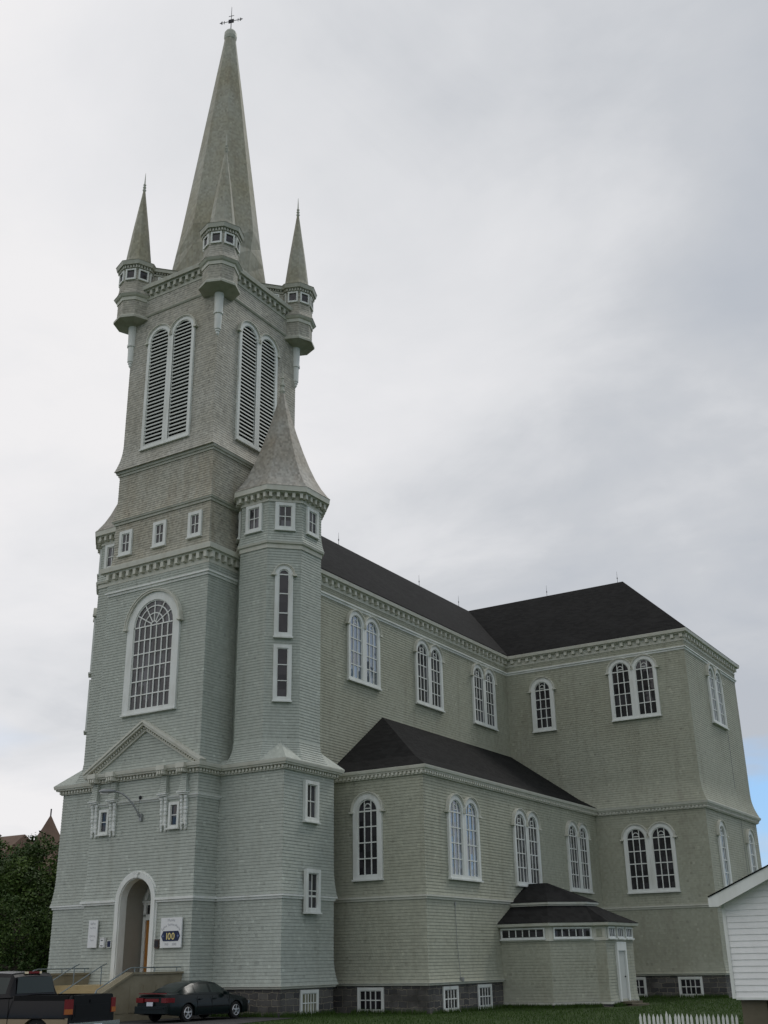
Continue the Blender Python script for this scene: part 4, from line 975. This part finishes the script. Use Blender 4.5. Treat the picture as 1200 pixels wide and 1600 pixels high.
def wheel(root, x, s, hw, r, wd=.2):
    mb = MB(); pr = [(.0, r*.62), (.0, r*.90), (.03, r*.99), (.08, r), (wd-.06, r), (wd-.01, r*.95), (wd, r*.62)]
    n = 24; mb.loft([[(x+rr*math.cos(2*math.pi*k/n), s*(hw-.02-d), r+rr*math.sin(2*math.pi*k/n)) for k in range(n)] for d, rr in pr])
    t = mb.build('wheel', 'tyre', root, smooth=False)
    mb = MB(); yo = s*(hw-.0)
    mb.loft([[(x+rr*math.cos(2*math.pi*k/n), s*(hw+o_), r+rr*math.sin(2*math.pi*k/n)) for k in range(n)] for rr, o_ in ((r*.66, -.02), (r*.62, -.0), (r*.55, -.005))], False, False)
    for k in range(5):
        a = 2*math.pi*k/5+.3; d = Vector((math.cos(a), 0, math.sin(a))); pz = Vector((-d.z, 0, d.x)); mb.obox(Vector((x, s*(hw-.012), r))+d*r*.33, d*r*.27, (0, .012, 0), pz*r*.09)
    mb.loft([[(x+rr*math.cos(2*math.pi*k/12), s*(hw+o_), r+rr*math.sin(2*math.pi*k/12)) for k in range(12)] for rr, o_ in ((r*.18, -.03), (r*.16, .005), (r*.02, .01))])
    mb.build('rim', 'alloy', t)
    mb = MB(); mb.loft([[(x+rr*math.cos(2*math.pi*k/n), s*(hw-.05), r+rr*math.sin(2*math.pi*k/n)) for k in range(n)] for rr in (r*.63, r*.02)], False, True); mb.build('brake_disc', 'black_plastic', t)

car = empty('parked_car', (4.95, -1.75, gz(4.95, -1.75)+.014), R(89)); tag(car, 'dark green sedan with red tail lamps parked beside the concrete steps', 'car')
shell(car, -2.52, 2.56, [(-2.52, .93), (-2.42, .99), (-2.0, 1.01), (-1.3, .98), (0, .95), (1.1, .92), (1.9, .82), (2.4, .70), (2.56, .55)],
      [(-2.52, .74), (-2.35, .86), (-1.9, .93), (-1, .945), (1, .945), (1.9, .92), (2.35, .80), (2.56, .62)],
      [(-2.52, .36), (-2.2, .27), (-1.7, .22), (1.9, .2), (2.4, .24), (2.56, .32)], (-1.42, 1.45), .40, 'car_green')
car.scale = (.92, .92, .92)
green(car, [(-1.98, 1.0), (-1.5, 1.2), (-1.05, 1.355), (-.6, 1.41), (.1, 1.42), (.45, 1.37), (.8, 1.2), (1.3, .935)], [(-1.98, 1.0), (-1, .97), (0, .95), (1.3, .91)], .86,
      [(-1.98, .66), (-1.05, .60), (0, .60), (.6, .60), (1.3, .74)], [(-1.35, -.98), (-.92, -.12), (-.04, .72)], 'car_green', [-1.98+i*.0656 for i in range(51)], (-.98, .38))
for x in (-1.42, 1.45):
    for s in (1, -1): wheel(car, x, s, .93, .325)
for s in (1, -1):
    mb = MB()
    for x, z0_ in ((-.92, .42), (-.06, .26), (.98, .30)): mb.obox((x, s*.942, (z0_+.90)/2), (.006, 0, 0), (0, .006, 0), (0, 0, (.90-z0_)/2))
    mb.obox((.03, s*.946, .24), (.92, 0, 0), (0, .008, 0), (0, 0, .012)); mb.obox((.03, s*.952, .52), (.95, 0, 0), (0, .006, 0), (0, 0, .018)); mb.build('door_seams', 'black_plastic', car)
    for x in (-.75, .12): mb = MB(); mb.obox((x, s*.95, .80), (.09, 0, 0), (0, .018, 0), (0, 0, .018)); mb.build('door_handle', 'car_green', car)
for s in (1, -1):
    mb = MB(); mb.obox((-2.44, s*.60, .80), (.10, -s*.01, 0), (.05, .23, 0), (0, 0, .085)); mb.obox((-2.33, s*.83, .80), (.14, s*.05, 0), (0, .035, 0), (0, 0, .08)); mb.build('tail_lamp', 'tail_red', car)
    mb = MB(); mb.obox((2.46, s*.58, .60), (.06, 0, 0), (0, .17, 0), (0, 0, .06)); mb.build('headlight', 'chrome', car)
    mb = MB(); mb.obox((.72, s*.99, .98), (.07, 0, 0), (0, .09, 0), (0, 0, .06)); mb.build('mirror', 'car_green', car)
mb = MB(); mb.box(-2.535, -2.5, -.40, .40, .75, .86); mb.build('light_bar', 'tail_red', car)
mb = MB(); mb.loft([[(-2.42+a, -w2, z), (-2.42+a, w2, z)] for a, w2, z in ()]) if False else None
mb = MB(); mb.obox((-2.50, 0, .46), (.09, 0, 0), (0, .80, 0), (0, 0, .13)); mb.box(-2.62, -2.585, -.72, .72, .50, .54); mb.build('rear_bumper', 'car_green', car)
mb = MB(); mb.box(-2.61, -2.59, -.16, .16, .60, .74); mb.build('licence_plate', 'plate_white', car)
mb = MB(); mb.box(-2.5, -2.42, -.70, .70, 1.02, 1.055); mb.build('spoiler', 'tail_red', car)

tk = empty('pickup_truck', (8.85, -13.55, gz(8.85, -13.55)+.014), R(187)); tag(tk, 'black pickup truck with tan lower panels parked at the left', 'truck')
# bed sides and cab body; tailgate at the back (x = -2.4)
TL0 = -2.55
shell(tk, TL0, 2.9, [(TL0, 1.30), (-.6, 1.30), (-.55, 1.28), (1.3, 1.26), (1.5, 1.2), (2.6, 1.12), (2.9, .95)], [(TL0, .93), (-2.4, .965), (2.2, .965), (2.7, .9), (2.9, .82)],
      [(TL0, .62), (-2.3, .50), (-1.9, .45), (2.2, .42), (2.9, .45)], (-1.55, 2.05), .50, 'truck_black', 'truck_tan', .78, open_bed=(TL0+.06, -.7), crown=.02)
mb = MB(); mb.box(TL0+.08, -.72, -.82, .82, .70, .72); mb.box(TL0+.07, -.7, .80, .90, .72, 1.315); mb.box(TL0+.07, -.7, -.90, -.80, .72, 1.315); mb.box(-.74, -.68, -.82, .82, .72, 1.30); mb.build('cargo_bed', 'black_plastic', tk)
mb = MB(); mb.box(TL0-.012, TL0+.05, -.76, .76, .72, 1.31); mb.box(TL0-.03, TL0-.012, -.12, .12, 1.12, 1.2); mb.box(TL0-.02, TL0-.008, -.68, .68, .80, 1.08); mb.build('tailgate', 'truck_black', tk)
green(tk, [(-.62, 1.29), (-.60, 1.45), (-.50, 1.78), (-.40, 1.85), (.4, 1.88), (.95, 1.85), (1.25, 1.62), (1.62, 1.25)], [(-.62, 1.27), (1.7, 1.2)], .93, [(-.62, .74), (-.3, .72), (.9, .72), (1.62, .84)], [(-.40, .02), (.12, 1.15)], 'truck_black', [-.62+i*.056 for i in range(41)], (-10, .98))
mb = MB(); mb.add([(-.628, -.74, 1.36), (-.628, .74, 1.36), (-.555, .66, 1.76), (-.555, -.66, 1.76)], [(0, 3, 2, 1)]); mb.build('rear_window', 'car_glass', tk)
mb = MB(); mb.box(-.50, -.44, -.22, .22, 1.845, 1.90); mb.build('brake_lamp', 'tail_red', tk)
mb = MB(); mb.box(-.505, -.44, -.30, -.22, 1.84, 1.895); mb.box(-.505, -.44, .22, .30, 1.84, 1.895); mb.build('cargo_lamp', 'marker_lamp', tk)
for s in (1, -1):
    mb = MB(); mb.box(TL0-.02, TL0+.12, min(s*.77, s*.955), max(s*.77, s*.955), .86, 1.22); o = mb.build('tail_lamp', 'tail_red', tk)
    mb = MB(); mb.box(TL0-.03, TL0+.10, min(s*.79, s*.962), max(s*.79, s*.962), .87, .99); mb.build('indicator', 'tail_amber', o)
    mb = MB(); mb.obox((1.2, s*1.1, 1.35), (.06, 0, 0), (0, .12, 0), (0, 0, .14)); mb.build('mirror', 'black_plastic', tk)
    for x in (-1.55, 2.05): wheel(tk, x, s, .95, .39, .25)
for s in (1, -1):
    mb = MB()
    for x in (-.60, .05, 1.25): mb.obox((x, s*.968, .90), (.007, 0, 0), (0, .006, 0), (0, 0, .34))
    mb.obox((-1.1, s*.972, .775), (1.38, 0, 0), (0, .006, 0), (0, 0, .012)); mb.build('door_seams', 'black_plastic', tk)
    mb = MB(); mb.obox((.2, s*.975, 1.08), (.10, 0, 0), (0, .02, 0), (0, 0, .02)); mb.build('door_handle', 'black_plastic', tk)
mb = MB(); mb.box(TL0-.22, TL0-.04, -.92, .92, .50, .66); mb.box(TL0-.23, TL0-.2, -.9, .9, .60, .67); mb.build('rear_bumper', 'chrome', tk)
mb = MB(); mb.box(TL0-.245, TL0-.23, -.16, .16, .49, .62); mb.build('licence_plate', 'plate_white', tk)

# ------------------------------------------------------------------ white garage and picket fence at the right
ga = empty('garage', (28.71, -14.9, -1.2)); tag(ga, 'small white building with lap siding on brown foundation at right edge', 'garage')
GW, GD, gz0, gz1 = 5.2, 7.0, 1.34, 2.93
mb = MB(); sl = (2.20-1.80)/(29.50-28.56)
def gtop(x): return gz1+sl*min(x, GW-x)
n = 0; z = gz0; ch_ = .103
while z < gtop(GW/2)-.02:
    za, zb = z, min(z+ch_, gtop(GW/2)-.001)
    def ext(zz): 
        if zz <= gz1: return 0, GW
        d = (zz-gz1)/sl; return d, GW-d
    a0, a1 = ext(za); b0, b1 = ext(zb)
    for yy, sg_ in ((0, -1), (GD, 1)):
        mb.add([(a0, yy+sg_*.018, za), (a1, yy+sg_*.018, za), (b1, yy+sg_*.004, zb), (b0, yy+sg_*.004, zb)], [(0, 1, 2, 3)])
        mb.add([(a0, yy+sg_*.018, za), (a1, yy+sg_*.018, za), (a1, yy, za), (a0, yy, za)], [(0, 1, 2, 3)])
    if zb <= gz1+.05:
        for xx, sg_ in ((0, -1), (GW, 1)):
            mb.add([(xx+sg_*.018, 0, za), (xx+sg_*.018, GD, za), (xx+sg_*.004, GD, zb), (xx+sg_*.004, 0, zb)], [(0, 1, 2, 3)])
    z = zb
mb.build('wall', 'white_siding', ga)
for x in (0, GW):
    for y in (0, GD): mb = MB(); mb.box(x-.03, x+.03, y-.03, y+.03, gz0-.01, gz1+.02); mb.build('corner_trim', 'trim_white', ga)
mb = MB(); mb.box(.03, GW-.03, -.028, .0, gz0-.03, gz0+.01); mb.build('starter_strip', 'trim_white', ga)
mb = MB(); mb.box(.08, .52, .08, .5, -.3, gz0-.03); mb.box(.09, GW-.08, .52, GD-.08, -.3, gz0-.03); mb.box(.56, .66, .02, .1, -.3, gz0-.04); mb.build('foundation', 'block_brown', ga)
rfm = MB(); xm = GW/2; zpk = gtop(xm); ov, oy = .17, .30; zeave = gz1-sl*ov
for s in (0, 1):
    def X(v): return v if s == 0 else GW-v
    q = [(-ov, zeave+.14), (xm, zpk+.14), (xm, zpk+.162), (-ov, zeave+.162)]
    rfm.loft([[(X(x), y, z) for x, z in q] for y in (-oy-.02, GD+oy)])
rfm.build('roof', 'asphalt_roof', ga)
mb = MB()
for s in (0, 1):
    def X(v): return v if s == 0 else GW-v
    q = [(-ov, zeave-.02), (-.01, zeave-.02), (xm, zpk-.02), (xm, zpk+.137), (-ov, zeave+.137)]
    mb.loft([[(X(x), y, z) for x, z in q] for y in (-oy, -oy+.02)])
    q = [(-ov, zeave-.02), (xm, zpk-.02), (xm, zpk+.0), (-ov, zeave+.0)]
    mb.loft([[(X(x), y, z) for x, z in q] for y in (-oy+.02, GD+oy)])
    mb.box(min(X(-ov-.01), X(-ov+.02)), max(X(-ov-.01), X(-ov+.02)), -oy+.01, GD+oy, zeave-.02, zeave+.14)
mb.build('fascia', 'trim_white', ga)
fe = empty('picket_fence', (25.9, -12.0, -1.2)); tag(fe, 'low white picket fence on the lawn beside the white building', 'fence')
mb = MB(); 
mb.loft([[(-.024, y, 0), (.024, y, 0), (.024, y, .88), (0, y, .95), (-.024, y, .88)] for y in (-.01, .01)]); pk = mb.build('picket', 'trim_white', fe)
for k in range(23):
    p = pk if k == 0 else pk.copy()
    if k: C.objects.link(p); p.parent = fe
    p.location = (.0+k*.0895, 0, random.uniform(-.01, .008) + (0.045 if k == 6 else 0)); p.rotation_euler = (0, random.uniform(-.02, .02), 0)
mb = MB(); mb.box(-.05, 2.72, .012, .05, .22, .30); mb.box(-.05, 2.72, .012, .05, .66, .73); mb.build('rail', 'trim_white', fe)

# ------------------------------------------------------------------ trees at the left, house beyond
def tree(seed, H, Rc, base, nl, leafm, leaf=.16):
    rnd = random.Random(seed); root = empty('tree'); mb = MB()
    def limb(p, d, L, r, dep):
        pts = [Vector(p)]; dd = Vector(d)
        for i in range(4): dd = (dd+Vector((rnd.uniform(-.15, .15), rnd.uniform(-.15, .15), rnd.uniform(-.05, .12)))).normalized(); pts.append(pts[-1]+dd*L/4)
        mb.tube(pts, r, 6, r*.45); ends.append(pts[-1]); ends.append(pts[3])
        if dep: 
            for k in range(3): limb(pts[rnd.choice((2, 3, 4))], (dd+Vector((rnd.uniform(-.9, .9), rnd.uniform(-.9, .9), rnd.uniform(-.1, .5)))).normalized(), L*.62, r*.5, dep-1)
    ends = []
    mb.tube([(0, 0, -.3), (.1, .05, H*.3), (.0, .1, H*.6), (.05, 0, H*.85)], .22, 8, .06)
    for k in range(11):
        a = k*2.4; z = H*(base+.08+(.75-base)*k/11); limb((0, 0, z), (math.cos(a), math.sin(a), .35), Rc*.8*(1-.35*k/11), .09, 1)
    mb.build('trunk', 'bark', root, smooth=True)
    lf = MB(); cl_ = []
    for e in ends: cl_.append((e, rnd.uniform(.5, .95)))
    for k in range(64):
        a, u = rnd.uniform(0, 6.28), rnd.uniform(0, 1); z = H*(base+(1-base)*u); rr = Rc*math.sqrt(max(.03, 1-(2*u-.8)**2/1.5))*rnd.uniform(.5, 1.12)
        cl_.append((Vector((rr*math.cos(a), rr*math.sin(a), z+rnd.uniform(-.2, .5))), rnd.choice((.3, .45, .6, .85))))
    for c, r in cl_:
        m_ = int(nl/len(cl_)*(r/.8)**2); lf.cur = 1 if rnd.random() < .35 else 0
        for i in range(m_):
            v = Vector((rnd.gauss(0, 1), rnd.gauss(0, 1), rnd.gauss(0, 1))).normalized()*r*rnd.uniform(.55, 1.05); v.z *= .75
            p = c+v; a1 = Vector((rnd.gauss(0, 1), rnd.gauss(0, 1), rnd.gauss(0, .6))).normalized(); b1 = a1.cross(Vector((rnd.gauss(0, 1), rnd.gauss(0, 1), rnd.gauss(0, 1)))).normalized(); s = leaf*rnd.uniform(.6, 1.25)
            lf.add([p-a1*s, p+b1*s*.55, p+a1*s, p-b1*s*.55], [(0, 1, 2, 3)])
    lf.build('crown', list(leafm), root); return root
T1 = tree(1, 8.0, 3.2, .08, 34000, ('leaf_dark', 'leaf_light'), .10); T2 = tree(5, 5.2, 2.6, .02, 22000, ('leaf_dark', 'leaf_light'), .085)
lab = ['tall dark leafy tree, the farthest left of those beside the church', 'dark leafy tree right against the left flank of the church', 'broad dark tree between the outer tree and the church flank',
       'leafy tree standing behind the others with loose top sprigs', 'low bushy tree in front of the taller trees', 'low bushy tree nearest the church left corner']
for i, (p, x, y, rz, s) in enumerate(((T1, -19.5, 7.5, 0, 1.08), (T1, -15.5, 13.5, 2.1, 1.08), (T1, -21.0, 14.0, 4.0, 1.16), (T1, -27.0, 15.0, 5.2, 1.2), (T2, -13.2, 5.2, 0, 1.0), (T2, -12.2, 9.5, 2.2, 1.0))):
    o = p if i in (0, 4) else copy_tree(p)
    o.location = (x, y, -1.2); o.rotation_euler = (0, 0, rz); o.scale = (s, s, s); tag(o, lab[i], 'tree', 'trees left of the church')
hs = empty('house', (-44.0, 29.0, -1.2)); tag(hs, 'large house with reddish brown roofs and pointed turret beyond the trees', 'house')
mb = MB(); mb.box(-14, 2.5, -4, 5, 0, 8.8); mb.box(2.0, 6.4, -1, 3.6, 0, 9.6); mb.build('wall', 'brown_wall', hs)
mb = MB(); mb.loft([[(-15, -4.6, 8.7), (-15, 5.6, 8.7), (-15, .5, 12.4)], [(3.2, -4.6, 8.7), (3.2, 5.6, 8.7), (2.3, .5, 12.4)]]); mb.build('roof', 'brown_roof', hs)
mb = MB(); mb.loft([[(4.3+r*a, 1.3+r*b, z) for a, b in ((-1, -1), (1, -1), (1, 1), (-1, 1))] for z, r in ((9.2, 2.3), (10.0, 1.7), (11.4, 1.0), (12.8, .42), (13.8, .05))]); tr_ = mb.build('turret_roof', 'brown_roof', hs)
mb = MB(); mb.tube([(4.3, 1.3, 13.7), (4.3, 1.3, 14.4)], .06, 6); mb.build('finial', 'iron_dark', tr_)
mb = MB()
for x in (-10, -6, -2): mb.box(x, x+1.2, -4.05, -4, 4.5, 6.5)
mb.build('window', 'glass_dark', hs)

# ------------------------------------------------------------------ grass blades where the lawn is seen edge-on
rnd = random.Random(3); mb = MB()
def blades(n, fn, hmin=.04, hmax=.11):
    k = 0
    while k < n:
        x, y = fn()
        z = gz(x, y); a = rnd.uniform(0, 6.28); h = rnd.uniform(hmin, hmax); dx, dy = .012*math.cos(a), .012*math.sin(a); lx, ly = rnd.uniform(-.03, .03), rnd.uniform(-.03, .03)
        mb.add([(x-dx, y-dy, z), (x+dx, y+dy, z), (x+lx, y+ly, z+h)], [(0, 1, 2)]); k += 1
def ry():
    while True:
        x, y = rnd.uniform(6.5, 34), rnd.uniform(-20, 25.5)
        if x < 10.6+.12 and y > 6.1: continue
        if y < 1 and x < 7.9-(y-1)*.15: continue
        if 10.2 < x < 16 and 12.9 < y < 19: continue
        if x < 6.7 and y > 1.2: continue
        if 28.6 < x < 34 and -15 < y < -7.8: continue
        return x, y
blades(60000, ry)
segs = [((6.55, 1.3), (6.55, 5.0)), ((6.7, 6.2), (10.3, 6.2)), ((10.42, 6.3), (10.42, 13.0)), ((10.4, 13.0), (12.75, 13.0)), ((12.8, 13.0), (14.4, 14.55)), ((14.9, 14.7), (14.9, 18)), ((15, 26.05), (16.8, 26.05)), ((11, 26.05), (15, 26.05)), ((3.2, 1.3), (6.5, 1.3)), ((28.6, -14.9), (28.6, -8))]
def wy():
    a, b = rnd.choice(segs); t = rnd.random(); j = abs(rnd.gauss(0, .12)); dx, dy = b[0]-a[0], b[1]-a[1]; L = math.hypot(dx, dy)
    return a[0]+dx*t+dy/L*j, a[1]+dy*t-dx/L*j
blades(9000, wy, .08, .24)
tag(mb.build('grass', 'grass_blade'), 'short mown green grass along the foot of the church', 'grass', kind='stuff')
